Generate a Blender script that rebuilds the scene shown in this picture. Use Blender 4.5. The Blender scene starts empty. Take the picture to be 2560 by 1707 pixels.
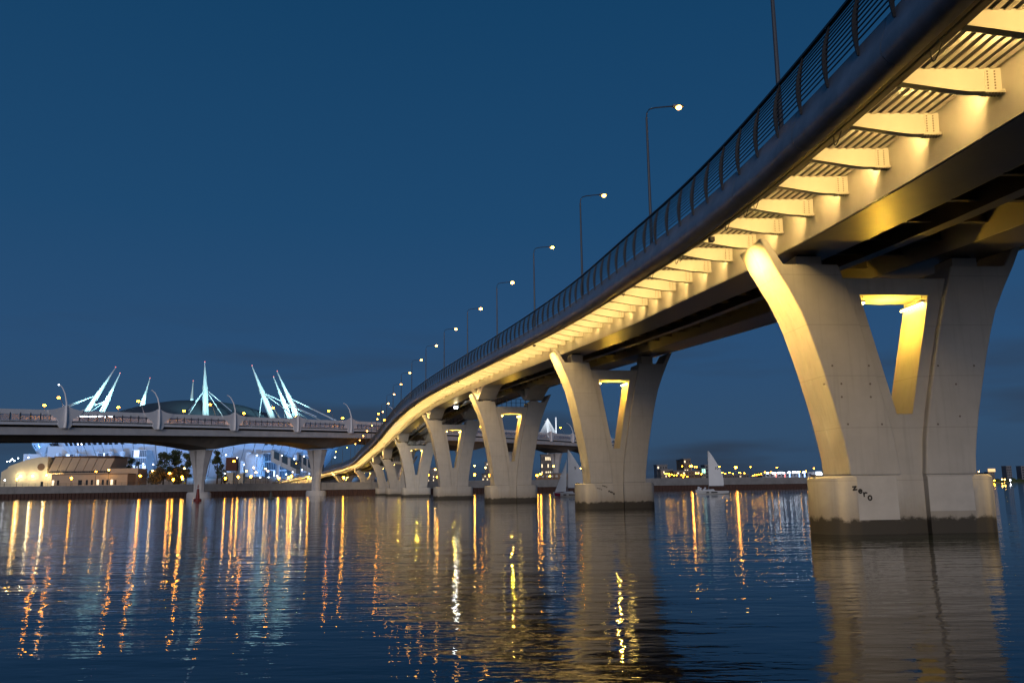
import bpy, math, random
import numpy as np
from mathutils import Matrix, Vector
random.seed(7)
SC = bpy.context.scene
COL = SC.collection
PI = math.pi

# ------------------------------------------------------------------ camera
F = 2133.0; CX, CY = 1280.0, 853.5            # focal length in pixels of the 2560 px frame
EYE = 2.0                                      # metres above the water
TILT = math.atan(365.0 / F); ROLL = 0.0130
_c, _s = math.cos(TILT), math.sin(TILT)
FW = np.array([0, _c, _s]); UP = np.array([0, -_s, _c]); RT = np.array([1.0, 0, 0])
cam_d = bpy.data.cameras.new('camera'); cam = bpy.data.objects.new('camera', cam_d); COL.objects.link(cam)
cam_d.sensor_width = 36.0; cam_d.lens = 36.0 * F / 2560.0; cam_d.clip_end = 9000.0; cam_d.clip_start = 0.2
_r, _u = RT * math.cos(ROLL) + UP * -math.sin(ROLL), UP * math.cos(ROLL) + RT * math.sin(ROLL)
cam.matrix_world = Matrix(((_r[0], _u[0], -FW[0], 0), (_r[1], _u[1], -FW[1], 0), (_r[2], _u[2], -FW[2], EYE), (0, 0, 0, 1)))
SC.camera = cam

# ------------------------------------------------------------------ dusk sky
w = bpy.data.worlds.new('World'); SC.world = w; w.use_nodes = True
nt = w.node_tree; N = nt.nodes; L = nt.links; N.clear()
out = N.new('ShaderNodeOutputWorld'); bg = N.new('ShaderNodeBackground')
tc = N.new('ShaderNodeTexCoord'); sep = N.new('ShaderNodeSeparateXYZ'); ramp = N.new('ShaderNodeValToRGB')
L.new(tc.outputs['Generated'], sep.inputs[0]); L.new(sep.outputs['Z'], ramp.inputs[0])
cr = ramp.color_ramp
cr.elements[0].position = 0.0; cr.elements[0].color = (0.032, 0.066, 0.125, 1)
cr.elements[1].position = 1.0; cr.elements[1].color = (0.0022, 0.028, 0.085, 1)
for p, c in ((0.06, (0.032, 0.078, 0.155)), (0.16, (0.0235, 0.077, 0.178)), (0.30, (0.0135, 0.067, 0.163)), (0.52, (0.0075, 0.053, 0.136))):
    e = cr.elements.new(p); e.color = (*c, 1)
mp = N.new('ShaderNodeMapping'); mp.inputs['Scale'].default_value = (2.2, 2.2, 15.0); mp.inputs['Location'].default_value = (1.35, 0.2, 0.35)
nz = N.new('ShaderNodeTexNoise'); nz.inputs['Scale'].default_value = 1.3; nz.inputs['Detail'].default_value = 4; nz.inputs['Roughness'].default_value = 0.5
cl = N.new('ShaderNodeValToRGB'); cl.color_ramp.elements[0].position = 0.48; cl.color_ramp.elements[1].position = 0.62
cl.color_ramp.elements[0].color = (0, 0, 0, 1); cl.color_ramp.elements[1].color = (1, 1, 1, 1)
low = N.new('ShaderNodeMapRange'); low.inputs[1].default_value = 0.21; low.inputs[2].default_value = 0.04; low.inputs[3].default_value = 0.0; low.inputs[4].default_value = 0.92
mul = N.new('ShaderNodeMath'); mul.operation = 'MULTIPLY'; mx = N.new('ShaderNodeMixRGB'); mx.inputs[2].default_value = (0.028, 0.047, 0.082, 1)
L.new(tc.outputs['Generated'], mp.inputs[0]); L.new(mp.outputs[0], nz.inputs[0]); L.new(nz.outputs[0], cl.inputs[0])
L.new(sep.outputs['Z'], low.inputs[0]); L.new(low.outputs[0], mul.inputs[0]); L.new(cl.outputs[0], mul.inputs[1])
L.new(mul.outputs[0], mx.inputs[0]); L.new(ramp.outputs[0], mx.inputs[1]); L.new(mx.outputs[0], bg.inputs[0]); bg.inputs[1].default_value = 0.97
L.new(bg.outputs[0], out.inputs[0])
# the last glow of the day, low behind the camera
sun_d = bpy.data.lights.new('sun', 'SUN'); sun_d.energy = 0.95; sun_d.angle = math.radians(24); sun_d.color = (1.0, 0.92, 0.90)
sun = bpy.data.objects.new('sun', sun_d); COL.objects.link(sun)
sun.rotation_euler = Vector((0.05, 0.97, -0.135)).to_track_quat('-Z', 'Y').to_euler()
SC.view_settings.view_transform = 'Standard'; SC.view_settings.look = 'None'; SC.view_settings.gamma = 1.0
SC.view_settings.exposure = 0.0; SC.view_settings.use_curve_mapping = False
cy = SC.cycles; cy.use_denoising = True; cy.use_light_tree = True; cy.sample_clamp_indirect = 4.0; cy.sample_clamp_direct = 0.0
cy.max_bounces = 7; cy.diffuse_bounces = 3; cy.glossy_bounces = 4; cy.transmission_bounces = 4; cy.transparent_max_bounces = 8
cy.caustics_reflective = False; cy.caustics_refractive = False
try: cy.denoiser = 'OPENIMAGEDENOISE'
except Exception: pass

# ------------------------------------------------------------------ helpers
def ray(px, py):
    u, v = px - CX, CY - py
    u0 = u * math.cos(ROLL) + v * math.sin(ROLL); v0 = -u * math.sin(ROLL) + v * math.cos(ROLL)
    return FW + RT * u0 / F + UP * v0 / F
def at(px, py, Y):
    r = ray(px, py); t = Y / r[1]
    return Vector((r[0] * t, Y, EYE + r[2] * t))

MATS = {}
def mat(name, col, rough=0.6, metal=0.0, emit=None, es=0.0, var=0.0, vscale=3.0, bump=0.0, bscale=40.0, alpha=1.0, spec=0.5):
    m = bpy.data.materials.new(name); m.use_nodes = True; nt = m.node_tree
    b = nt.nodes['Principled BSDF']
    b.inputs['Base Color'].default_value = (*col, 1); b.inputs['Roughness'].default_value = rough; b.inputs['Metallic'].default_value = metal
    b.inputs['Specular IOR Level'].default_value = spec
    if emit: b.inputs['Emission Color'].default_value = (*emit, 1); b.inputs['Emission Strength'].default_value = es
    if alpha < 1: b.inputs['Alpha'].default_value = alpha
    if var or bump:
        t = nt.nodes.new('ShaderNodeTexCoord')
        if var:
            n = nt.nodes.new('ShaderNodeTexNoise'); n.inputs['Scale'].default_value = vscale; n.inputs['Detail'].default_value = 6; n.inputs['Roughness'].default_value = 0.62
            r = nt.nodes.new('ShaderNodeValToRGB'); r.color_ramp.elements[0].position = 0.3; r.color_ramp.elements[1].position = 0.72
            r.color_ramp.elements[0].color = (*[c * (1 - var) for c in col], 1); r.color_ramp.elements[1].color = (*[min(1, c * (1 + var)) for c in col], 1)
            nt.links.new(t.outputs['Object'], n.inputs[0]); nt.links.new(n.outputs[0], r.inputs[0]); nt.links.new(r.outputs[0], b.inputs['Base Color'])
            rr = nt.nodes.new('ShaderNodeMapRange'); rr.inputs[3].default_value = rough * 0.85; rr.inputs[4].default_value = min(1, rough * 1.2)
            nt.links.new(n.outputs[0], rr.inputs[0]); nt.links.new(rr.outputs[0], b.inputs['Roughness'])
        if bump:
            n2 = nt.nodes.new('ShaderNodeTexNoise'); n2.inputs['Scale'].default_value = bscale; n2.inputs['Detail'].default_value = 5
            bp = nt.nodes.new('ShaderNodeBump'); bp.inputs['Strength'].default_value = bump; bp.inputs['Distance'].default_value = 0.02
            nt.links.new(t.outputs['Object'], n2.inputs[0]); nt.links.new(n2.outputs[0], bp.inputs['Height']); nt.links.new(bp.outputs[0], b.inputs['Normal'])
    MATS[name] = m
    return m
def emat(name, col, s): return mat(name, (0.8, 0.8, 0.8), 0.5, emit=col, es=s)

def pier_concrete():
    """Cast concrete: mottled, form joints, drips, repaint patches and a wet dark tide band above the water."""
    m = bpy.data.materials.new('pier_concrete'); m.use_nodes = True; nt = m.node_tree; N = nt.nodes; K = nt.links
    b = N['Principled BSDF']; b.inputs['Roughness'].default_value = 0.78
    geo = N.new('ShaderNodeNewGeometry'); sp = N.new('ShaderNodeSeparateXYZ'); K.new(geo.outputs['Position'], sp.inputs[0])
    tc = N.new('ShaderNodeTexCoord')
    n1 = N.new('ShaderNodeTexNoise'); n1.inputs['Scale'].default_value = 0.9; n1.inputs['Detail'].default_value = 8; n1.inputs['Roughness'].default_value = 0.6
    K.new(tc.outputs['Object'], n1.inputs[0])
    r1 = N.new('ShaderNodeValToRGB'); r1.color_ramp.elements[0].position = 0.3; r1.color_ramp.elements[1].position = 0.75
    r1.color_ramp.elements[0].color = (0.405, 0.39, 0.37, 1); r1.color_ramp.elements[1].color = (0.475, 0.46, 0.44, 1); K.new(n1.outputs[0], r1.inputs[0])
    # vertical drip streaks
    mpp = N.new('ShaderNodeMapping'); mpp.inputs['Scale'].default_value = (5, 5, 0.25); K.new(tc.outputs['Object'], mpp.inputs[0])
    n2 = N.new('ShaderNodeTexNoise'); n2.inputs['Scale'].default_value = 1.1; n2.inputs['Detail'].default_value = 5; K.new(mpp.outputs[0], n2.inputs[0])
    r2 = N.new('ShaderNodeValToRGB'); r2.color_ramp.elements[0].position = 0.52; r2.color_ramp.elements[1].position = 0.8
    r2.color_ramp.elements[0].color = (0, 0, 0, 1); r2.color_ramp.elements[1].color = (0.26, 0.26, 0.26, 1); K.new(n2.outputs[0], r2.inputs[0])
    mA = N.new('ShaderNodeMixRGB'); mA.inputs[2].default_value = (0.20, 0.185, 0.165, 1); K.new(r2.outputs[0], mA.inputs[0]); K.new(r1.outputs[0], mA.inputs[1])
    # construction joints every 2.1 m
    md = N.new('ShaderNodeMath'); md.operation = 'PINGPONG'; md.inputs[1].default_value = 1.05; K.new(sp.outputs['Z'], md.inputs[0])
    lt = N.new('ShaderNodeMath'); lt.operation = 'LESS_THAN'; lt.inputs[1].default_value = 0.014; K.new(md.outputs[0], lt.inputs[0])
    lm = N.new('ShaderNodeMath'); lm.operation = 'MULTIPLY'; lm.inputs[1].default_value = 0.35; K.new(lt.outputs[0], lm.inputs[0])
    mB = N.new('ShaderNodeMixRGB'); mB.inputs[2].default_value = (0.18, 0.165, 0.15, 1); K.new(lm.outputs[0], mB.inputs[0]); K.new(mA.outputs[0], mB.inputs[1])
    # damp band, ragged upper edge
    n3 = N.new('ShaderNodeTexNoise'); n3.inputs['Scale'].default_value = 1.6; n3.inputs['Detail'].default_value = 7; n3.inputs['Roughness'].default_value = 0.7; K.new(tc.outputs['Object'], n3.inputs[0])
    ad = N.new('ShaderNodeMath'); ad.operation = 'MULTIPLY_ADD'; ad.inputs[1].default_value = -0.85; K.new(n3.outputs[0], ad.inputs[0]); K.new(sp.outputs['Z'], ad.inputs[2])
    def band(lo, hi, k):
        mr = N.new('ShaderNodeMapRange'); mr.inputs[1].default_value = lo; mr.inputs[2].default_value = hi; mr.inputs[3].default_value = k; mr.inputs[4].default_value = 0.0
        K.new(ad.outputs[0], mr.inputs[0]); return mr
    d1 = band(0.1, 1.25, 0.55); mC = N.new('ShaderNodeMixRGB'); mC.inputs[2].default_value = (0.19, 0.155, 0.10, 1); K.new(d1.outputs[0], mC.inputs[0]); K.new(mB.outputs[0], mC.inputs[1])
    d2 = band(0.12, 0.26, 0.93); mD = N.new('ShaderNodeMixRGB'); mD.inputs[2].default_value = (0.030, 0.026, 0.020, 1); K.new(d2.outputs[0], mD.inputs[0]); K.new(mC.outputs[0], mD.inputs[1])
    K.new(mD.outputs[0], b.inputs['Base Color'])
    n4 = N.new('ShaderNodeTexNoise'); n4.inputs['Scale'].default_value = 14; n4.inputs['Detail'].default_value = 6; K.new(tc.outputs['Object'], n4.inputs[0])
    bp = N.new('ShaderNodeBump'); bp.inputs['Strength'].default_value = 0.25; bp.inputs['Distance'].default_value = 0.02
    K.new(n4.outputs[0], bp.inputs['Height']); K.new(bp.outputs[0], b.inputs['Normal'])
    MATS['pier_concrete'] = m
pier_concrete()

def water_mat():
    m = bpy.data.materials.new('river_water'); m.use_nodes = True; nt = m.node_tree; N = nt.nodes; K = nt.links
    b = N['Principled BSDF']; b.inputs['Base Color'].default_value = (0.004, 0.009, 0.014, 1); b.inputs['Roughness'].default_value = 0.022
    b.inputs['IOR'].default_value = 1.333
    tc = N.new('ShaderNodeTexCoord')
    def wave(sx, sy, rot, det, rough, k):
        mp = N.new('ShaderNodeMapping'); mp.inputs['Scale'].default_value = (sx, sy, 1); mp.inputs['Rotation'].default_value = (0, 0, rot)
        n = N.new('ShaderNodeTexNoise'); n.inputs['Scale'].default_value = 1.0; n.inputs['Detail'].default_value = det; n.inputs['Roughness'].default_value = rough
        K.new(tc.outputs['Object'], mp.inputs[0]); K.new(mp.outputs[0], n.inputs[0])
        q = N.new('ShaderNodeMath'); q.operation = 'MULTIPLY'; q.inputs[1].default_value = k; K.new(n.outputs[0], q.inputs[0]); return q
    a = wave(0.9, 2.4, 0.12, 3, 0.5, 0.0205); c = wave(0.16, 0.42, -0.2, 2, 0.5, 0.060); d = wave(4.0, 8.0, 0.25, 2, 0.5, 0.0031)
    s1 = N.new('ShaderNodeMath'); s1.operation = 'ADD'; K.new(a.outputs[0], s1.inputs[0]); K.new(c.outputs[0], s1.inputs[1])
    s2 = N.new('ShaderNodeMath'); s2.operation = 'ADD'; K.new(s1.outputs[0], s2.inputs[0]); K.new(d.outputs[0], s2.inputs[1])
    # wind patches: calmer and rougher lanes
    mp = N.new('ShaderNodeMapping'); mp.inputs['Scale'].default_value = (0.012, 0.05, 1); K.new(tc.outputs['Object'], mp.inputs[0])
    n = N.new('ShaderNodeTexNoise'); n.inputs['Detail'].default_value = 3; n.inputs['Scale'].default_value = 1.0; K.new(mp.outputs[0], n.inputs[0])
    mr = N.new('ShaderNodeMapRange'); mr.inputs[1].default_value = 0.3; mr.inputs[2].default_value = 0.7; mr.inputs[3].default_value = 0.55; mr.inputs[4].default_value = 1.15; K.new(n.outputs[0], mr.inputs[0])
    bp = N.new('ShaderNodeBump'); bp.inputs['Distance'].default_value = 1.0; K.new(mr.outputs[0], bp.inputs['Strength']); K.new(s2.outputs[0], bp.inputs['Height'])
    K.new(bp.outputs[0], b.inputs['Normal'])
    MATS['river_water'] = m
water_mat()

mat('cream_paint', (0.74, 0.70, 0.62), 0.42, var=0.05, vscale=1.2)
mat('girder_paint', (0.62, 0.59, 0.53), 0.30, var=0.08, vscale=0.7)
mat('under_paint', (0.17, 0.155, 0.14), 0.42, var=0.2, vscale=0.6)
mat('pan_paint', (0.80, 0.77, 0.70), 0.4)
mat('fascia_paint', (0.36, 0.35, 0.385), 0.36, metal=0.1, var=0.28, vscale=1.1, bump=0.12, bscale=2.5)
mat('belt_paint', (0.10, 0.085, 0.07), 0.6, var=0.2, vscale=3)
mat('rail_metal', (0.035, 0.035, 0.04), 0.38, metal=0.6)
mat('post_metal', (0.10, 0.10, 0.11), 0.35, metal=0.75)
mat('galvanised', (0.33, 0.34, 0.36), 0.4, metal=0.7); mat('pole_paint', (0.09, 0.095, 0.11), 0.35, metal=0.3)
mat('black_cable', (0.02, 0.02, 0.02), 0.6)
mat('bolt_steel', (0.28, 0.24, 0.17), 0.5, metal=0.5)
mat('deck_asphalt', (0.06, 0.06, 0.06), 0.9)
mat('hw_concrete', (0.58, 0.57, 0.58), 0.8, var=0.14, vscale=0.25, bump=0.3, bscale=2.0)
mat('hw_white', (0.84, 0.83, 0.85), 0.55, var=0.06, vscale=0.4)
mat('hw_glass', (0.42, 0.40, 0.46), 0.12, alpha=0.42)
mat('hw_dark', (0.055, 0.055, 0.06), 0.5, metal=0.3)
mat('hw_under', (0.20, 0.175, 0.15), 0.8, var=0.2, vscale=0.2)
mat('quay_concrete', (0.27, 0.26, 0.255), 0.85, var=0.2, vscale=0.35, bump=0.3, bscale=3)
mat('sheet_pile', (0.075, 0.035, 0.025), 0.75, var=0.4, vscale=1.5)
mat('land', (0.07, 0.068, 0.055), 0.95, var=0.3, vscale=0.05)
mat('paving', (0.14, 0.13, 0.12), 0.9, var=0.15, vscale=0.2)
mat('hall_cream', (0.66, 0.60, 0.47), 0.7, var=0.08, vscale=0.2)
mat('hall_tan', (0.56, 0.42, 0.29), 0.7, var=0.1, vscale=0.2)
mat('hall_trim', (0.16, 0.10, 0.07), 0.7)
mat('dark_window', (0.02, 0.025, 0.035), 0.15)
mat('arena_panel', (0.62, 0.66, 0.72), 0.45, var=0.05, vscale=0.05)
mat('arena_glass', (0.10, 0.16, 0.22), 0.15, metal=0.2)
mat('arena_roof', (0.075, 0.088, 0.11), 0.7, spec=0.3)
mat('arena_white', (0.75, 0.77, 0.8), 0.5)
mat('mast_white', (0.78, 0.82, 0.82), 0.5)
mat('leaf_dark', (0.05, 0.075, 0.025), 0.7); mat('leaf_brown', (0.085, 0.07, 0.03), 0.7)
mat('bark', (0.07, 0.05, 0.035), 0.9)
mat('sail_cloth', (0.86, 0.87, 0.88), 0.7, var=0.05, vscale=0.6)
mat('sail_dark', (0.10, 0.11, 0.13), 0.7)
mat('hull_white', (0.66, 0.67, 0.68), 0.3, var=0.05, vscale=1.0); mat('hull_red', (0.30, 0.03, 0.06), 0.35); mat('hull_black', (0.03, 0.03, 0.035), 0.4)
mat('buoy_red', (0.17, 0.015, 0.015), 0.5); mat('buoy_dark', (0.06, 0.075, 0.07), 0.5)
mat('lamp_pole', (0.05, 0.05, 0.05), 0.5, metal=0.4)
mat('city_brick', (0.27, 0.18, 0.12), 0.8, var=0.15, vscale=0.1); mat('city_pale', (0.34, 0.29, 0.25), 0.8, var=0.1, vscale=0.1); mat('city_grey', (0.20, 0.20, 0.22), 0.8, var=0.15, vscale=0.08)
mat('graffiti', (0.025, 0.022, 0.02), 0.7); mat('graffiti_faint', (0.16, 0.14, 0.12), 0.8)
mat('patch_paint', (0.50, 0.485, 0.465), 0.75, var=0.10, vscale=1.2)
mat('cloth_dark', (0.03, 0.03, 0.04), 0.9); mat('brown_wall', (0.13, 0.05, 0.035), 0.8); mat('road_sign', (0.7, 0.5, 0.05), 0.5)
YEL = (1.0, 0.60, 0.13)
emat('tube_yellow', (1.0, 0.66, 0.16), 42); emat('bay_glow', (1.0, 0.68, 0.2), 14)
emat('lamp_sodium', (1.0, 0.33, 0.006), 85); emat('lamp_warm', (1.0, 0.50, 0.06), 60); emat('lamp_amber', (1.0, 0.40, 0.012), 62)
emat('lamp_white', (0.85, 0.92, 1.0), 20); emat('lamp_flood', (0.9, 0.96, 1.0), 22); emat('lamp_red', (1.0, 0.10, 0.05), 1.6)
emat('deck_lamp', (1.0, 0.43, 0.05), 40)
emat('sign_white', (0.80, 0.89, 1.0), 14); emat('lit_window', (1.0, 0.78, 0.45), 1.6); emat('lit_pane', (0.75, 0.85, 1.0), 1.3)
emat('led_blue', (0.25, 0.5, 1.0), 4); emat('led_red', (1.0, 0.12, 0.08), 2.0); emat('led_green', (0.4, 1.0, 0.7), 1.6); emat('billboard', (1.0, 0.55, 0.12), 1.1)

class MB:
    def __init__(s): s.v = []; s.f = []
    def add(s, vs, fs):
        o = len(s.v); s.v += [tuple(map(float, p)) for p in vs]; s.f += [tuple(i + o for i in f) for f in fs]; return s
    def box(s, a, b):
        x0, y0, z0 = a; x1, y1, z1 = b
        return s.add([(x0,y0,z0),(x1,y0,z0),(x1,y1,z0),(x0,y1,z0),(x0,y0,z1),(x1,y0,z1),(x1,y1,z1),(x0,y1,z1)],
                     [(0,3,2,1),(4,5,6,7),(0,1,5,4),(1,2,6,5),(2,3,7,6),(3,0,4,7)])
    def hexa(s, p):                       # eight corners: bottom ring then top ring
        return s.add(p, [(0,3,2,1),(4,5,6,7),(0,1,5,4),(1,2,6,5),(2,3,7,6),(3,0,4,7)])
    def prism(s, poly, y0, y1):           # polygon in x,z pushed along y (poly counter-clockwise seen from -y)
        n = len(poly)
        vs = [(x, y0, z) for x, z in poly] + [(x, y1, z) for x, z in poly]
        return s.add(vs, [tuple(range(n)), tuple(range(2*n-1, n-1, -1))] + [(i, i+n, (i+1) % n + n, (i+1) % n) for i in range(n)])
    def extr(s, poly, z0, z1):            # polygon in x,y raised in z (counter-clockwise from above)
        n = len(poly)
        vs = [(x, y, z0) for x, y in poly] + [(x, y, z1) for x, y in poly]
        return s.add(vs, [tuple(range(n-1, -1, -1)), tuple(range(n, 2*n))] + [(i, (i+1) % n, (i+1) % n + n, i+n) for i in range(n)])
    def tube(s, pts, r, n=8, r1=None, cap=True):
        pts = [Vector(p) for p in pts]; m = len(pts); rings = []; base = len(s.v)
        for i, p in enumerate(pts):
            d = (pts[min(i+1, m-1)] - pts[max(i-1, 0)]).normalized()
            a = Vector((0, 0, 1)) if abs(d.z) < 0.95 else Vector((1, 0, 0))
            e1 = d.cross(a).normalized(); e2 = d.cross(e1)
            rr = r if r1 is None else r + (r1 - r) * i / (m - 1)
            s.v += [tuple(p + e1 * rr * math.cos(2*PI*k/n) + e2 * rr * math.sin(2*PI*k/n)) for k in range(n)]
        for i in range(m - 1):
            for k in range(n):
                a, b = base + i*n + k, base + i*n + (k+1) % n
                s.f.append((a, b, b + n, a + n))
        if cap:
            s.f.append(tuple(base + k for k in range(n-1, -1, -1))); s.f.append(tuple(base + (m-1)*n + k for k in range(n)))
        return s
    def lathe(s, prof, n=16, c=(0, 0, 0)):  # profile of (r, z)
        base = len(s.v); m = len(prof)
        for r, z in prof:
            s.v += [(c[0] + r*math.cos(2*PI*k/n), c[1] + r*math.sin(2*PI*k/n), c[2] + z) for k in range(n)]
        for i in range(m-1):
            for k in range(n):
                a, b = base + i*n + k, base + i*n + (k+1) % n
                s.f.append((a, b, b + n, a + n))
        s.f.append(tuple(base + k for k in range(n-1, -1, -1))); s.f.append(tuple(base + (m-1)*n + k for k in range(n)))
        return s
    def ball(s, c, r, n=10, m=6, sz=1.0):
        return s.lathe([(max(0.001, r*math.sin(PI*i/m)), -r*sz*math.cos(PI*i/m)) for i in range(m+1)], n, c)
    def mesh(s, name, material, smooth=False):
        me = bpy.data.meshes.new(name); me.from_pydata(s.v, [], s.f); me.update()
        if isinstance(material, str): material = MATS[material]
        me.materials.append(material)
        if smooth:
            me.polygons.foreach_set('use_smooth', [True] * len(me.polygons))
            try: me.set_sharp_from_angle(angle=math.radians(38))
            except Exception: pass
        return me
    def build(s, name, material, parent=None, smooth=False, M=None):
        return put(name, s.mesh(name, material, smooth), parent, M)
def put(name, me, parent=None, M=None):
    o = bpy.data.objects.new(name, me); COL.objects.link(o)
    if M is not None: o.matrix_world = M
    if parent is not None:
        o.parent = parent
        o.matrix_parent_inverse = WORLD.get(parent.name, Matrix()) if LOCAL.get(parent.name) is None else Matrix()
    return o
WORLD = {}; LOCAL = {}
def tag(o, label, cat, group=None):
    o['label'] = label; o['category'] = cat
    if group: o['group'] = group
    return o
def thing(name, label, cat, loc, rz=0.0, group=None, local=True):
    """An Empty at the thing's base. local: parts are built in its own axes; otherwise in world axes."""
    o = bpy.data.objects.new(name, None); COL.objects.link(o); o.empty_display_size = 0.5
    M = Matrix.Translation(Vector(loc)) @ Matrix.Rotation(rz, 4, 'Z')
    o.matrix_world = M; o.location = Vector(loc); o.rotation_euler = (0, 0, rz)
    tag(o, label, cat, group)
    if local: LOCAL[o.name] = 1
    else: WORLD[o.name] = M.inverted()
    return o
def struct(o): o['kind'] = 'structure'; return o
def light(kind, loc, energy, color, radius=0.1, parent=None, aim=None, spot=60, blend=0.5, name='lamp_light'):
    d = bpy.data.lights.new(name, kind); d.energy = energy; d.color = color
    if kind in ('POINT', 'SPOT'): d.shadow_soft_size = radius
    if kind == 'SPOT': d.spot_size = math.radians(spot); d.spot_blend = blend
    o = bpy.data.objects.new(name, d); COL.objects.link(o); o.location = loc
    if aim is not None: o.rotation_euler = (Vector(aim) - Vector(loc)).to_track_quat('-Z', 'Y').to_euler()
    return o
ORD = ['first', 'second', 'third', 'fourth', 'fifth', 'sixth', 'seventh', 'eighth', 'ninth', 'tenth', 'eleventh', 'twelfth', 'thirteenth', 'fourteenth', 'fifteenth', 'sixteenth', 'seventeenth', 'eighteenth', 'nineteenth', 'twentieth', 'twenty-first', 'twenty-second', 'twenty-third', 'twenty-fourth', 'twenty-fifth', 'twenty-sixth', 'twenty-seventh', 'twenty-eighth', 'twenty-ninth', 'thirtieth'] + ['thirty-' + q for q in ('first', 'second', 'third', 'fourth', 'fifth', 'sixth', 'seventh', 'eighth', 'ninth')] + ['fortieth'] + ['forty-' + q for q in ('first', 'second', 'third', 'fourth', 'fifth', 'sixth', 'seventh', 'eighth', 'ninth')]

# ------------------------------------------------------------------ water and land
W = MB().add([(-3000, -60, 0), (6000, -60, 0), (6000, 8000, 0), (-3000, 8000, 0)], [(0, 1, 2, 3)])
struct(W.build('water', 'river_water'))
QUAY = [(-420, 331), (-110, 343), (-20, 338), (55, 345), (175, 398)]
land_poly = QUAY + [(186, 520), (200, 1150), (-1500, 1500), (-1500, 331)]
lm = MB(); n = len(land_poly); lm.add([(x, y + (0.75 if i < 5 else 0), 4.3) for i, (x, y) in enumerate(land_poly)], [tuple(range(n))]); struct(lm.build('ground', 'land'))
lm = MB(); off = [(x, y + 0.8) for x, y in QUAY]
for (a, b) in zip(off[:-1], off[1:]): lm.add([(a[0], a[1], 4.306), (b[0], b[1], 4.306), (b[0], b[1] + 11, 4.306), (a[0], a[1] + 11, 4.306)], [(0, 1, 2, 3)])
struct(lm.build('promenade_pavement', 'paving'))
# embankment wall: concrete panels over corrugated sheet piles
q = thing('embankment_wall', 'long concrete embankment wall above rusty sheet piles at the water', 'embankment wall', (-420, 331, 0), local=False)
for (a, b) in zip(QUAY[:-1], QUAY[1:]):
    a, b = Vector((*a, 0)), Vector((*b, 0)); d = (b - a); Ln = d.length; d.normalize(); nn = Vector((-d.y, d.x, 0))
    k = max(1, round(Ln / 17)); st = Ln / k
    for i in range(k):
        p0, p1 = a + d * (i * st + 0.03), a + d * ((i + 1) * st - 0.03)
        j = random.uniform(-0.03, 0.03)
        MB().hexa([p0 + Vector((0, 0, 2.1)), p1 + Vector((0, 0, 2.1)), p1 + nn * 0.7 + Vector((0, 0, 2.1)), p0 + nn * 0.7 + Vector((0, 0, 2.1)),
                   p0 + Vector((0, 0, 4.95 + j)), p1 + Vector((0, 0, 4.95 + j)), p1 + nn * 0.7 + Vector((0, 0, 4.95 + j)), p0 + nn * 0.7 + Vector((0, 0, 4.95 + j))]).build('wall_panel', 'quay_concrete', q)
    m = int(Ln / 1.5); pts = []
    for i in range(m + 1):
        t = Ln * i / m
        for dt, dn in ((0, 0.12), (0.38, 0.12), (0.55, 0.5), (1.1, 0.5)):
            if t + dt <= Ln: pts.append(a + d * (t + dt) + nn * (dn + 0.1))
    MB().add([(p.x, p.y, z) for z in (-2, 2.1) for p in pts], [(i, i + 1, i + 1 + len(pts), i + len(pts)) for i in range(len(pts) - 1)]).build('sheet_piling', 'sheet_pile', q)
# low steel fence on top
fq = thing('promenade_fence', 'thin dark steel fence along the top of the embankment', 'fence', (-420, 331.4, 4.95), local=False)
for (a, b) in zip(QUAY[:-1], QUAY[1:]):
    a, b = Vector((*a, 0)), Vector((*b, 0)); d = (b - a); Ln = d.length; d.normalize(); nn = Vector((-d.y, d.x, 0)); a = a + nn * 0.4
    r = MB()
    for z in (5.35, 5.75, 6.05): r.tube([a + Vector((0, 0, z)), a + d * Ln + Vector((0, 0, z))], 0.022, 4)
    r.build('rail', 'lamp_pole', fq)
    r = MB()
    for i in range(int(Ln / 2.4)): p = a + d * (i * 2.4 + 1.2); r.box((p.x - 0.03, p.y - 0.03, 4.9), (p.x + 0.03, p.y + 0.03, 6.07))
    o = r.build('posts', 'lamp_pole', fq); o['kind'] = 'stuff'

# ------------------------------------------------------------------ the footbridge: plan and profile
def spline(x, y):
    x = np.array(x, float); y = np.array(y, float); n = len(x); h = np.diff(x); A = np.zeros((n, n)); b = np.zeros(n); A[0, 0] = A[-1, -1] = 1
    for i in range(1, n - 1):
        A[i, i-1] = h[i-1]; A[i, i] = 2*(h[i-1]+h[i]); A[i, i+1] = h[i]; b[i] = 6*((y[i+1]-y[i])/h[i]-(y[i]-y[i-1])/h[i-1])
    m = np.linalg.solve(A, b)
    def f(t):
        i = int(min(max(np.searchsorted(x, t) - 1, 0), n - 2)); a = x[i+1]-t; c = t-x[i]
        return float((m[i]*a**3+m[i+1]*c**3)/(6*h[i])+(y[i]/h[i]-m[i]*h[i]/6)*a+(y[i+1]/h[i]-m[i+1]*h[i]/6)*c)
    return f
gx = spline([4,12,18.9,26.4,29.3,38.1,46.6,58.8,78,118,160,215,258,288,320,350,385,420,455,470],
            [11.85,12.12,12.13,11.9,11.75,11.02,9.98,8.42,5.0,-4.6,-15.6,-28.8,-39.0,-46.9,-55,-63.5,-79.5,-100,-124,-135])
b0 = spline([4,19.65,34,48.8,60,76.8,95,112,131,157,187,234,274,313,348,365,382,399,414,440,455,470],
            [10.50,11.41,12.30,13.30,14.02,14.98,15.83,16.45,16.98,17.32,17.0,15.6,13.95,12.5,11.3,10.6,9.75,8.7,7.7,6.0,5.2,4.6])
def head(y): return math.atan(gx(y + 0.5) - gx(y - 0.5))
YS = np.arange(2, 468, 0.25); S = [0.0]
for i in range(1, len(YS)): S.append(S[-1] + math.hypot(YS[i]-YS[i-1], gx(YS[i]) - gx(YS[i-1])))
S = np.array(S)
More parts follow.
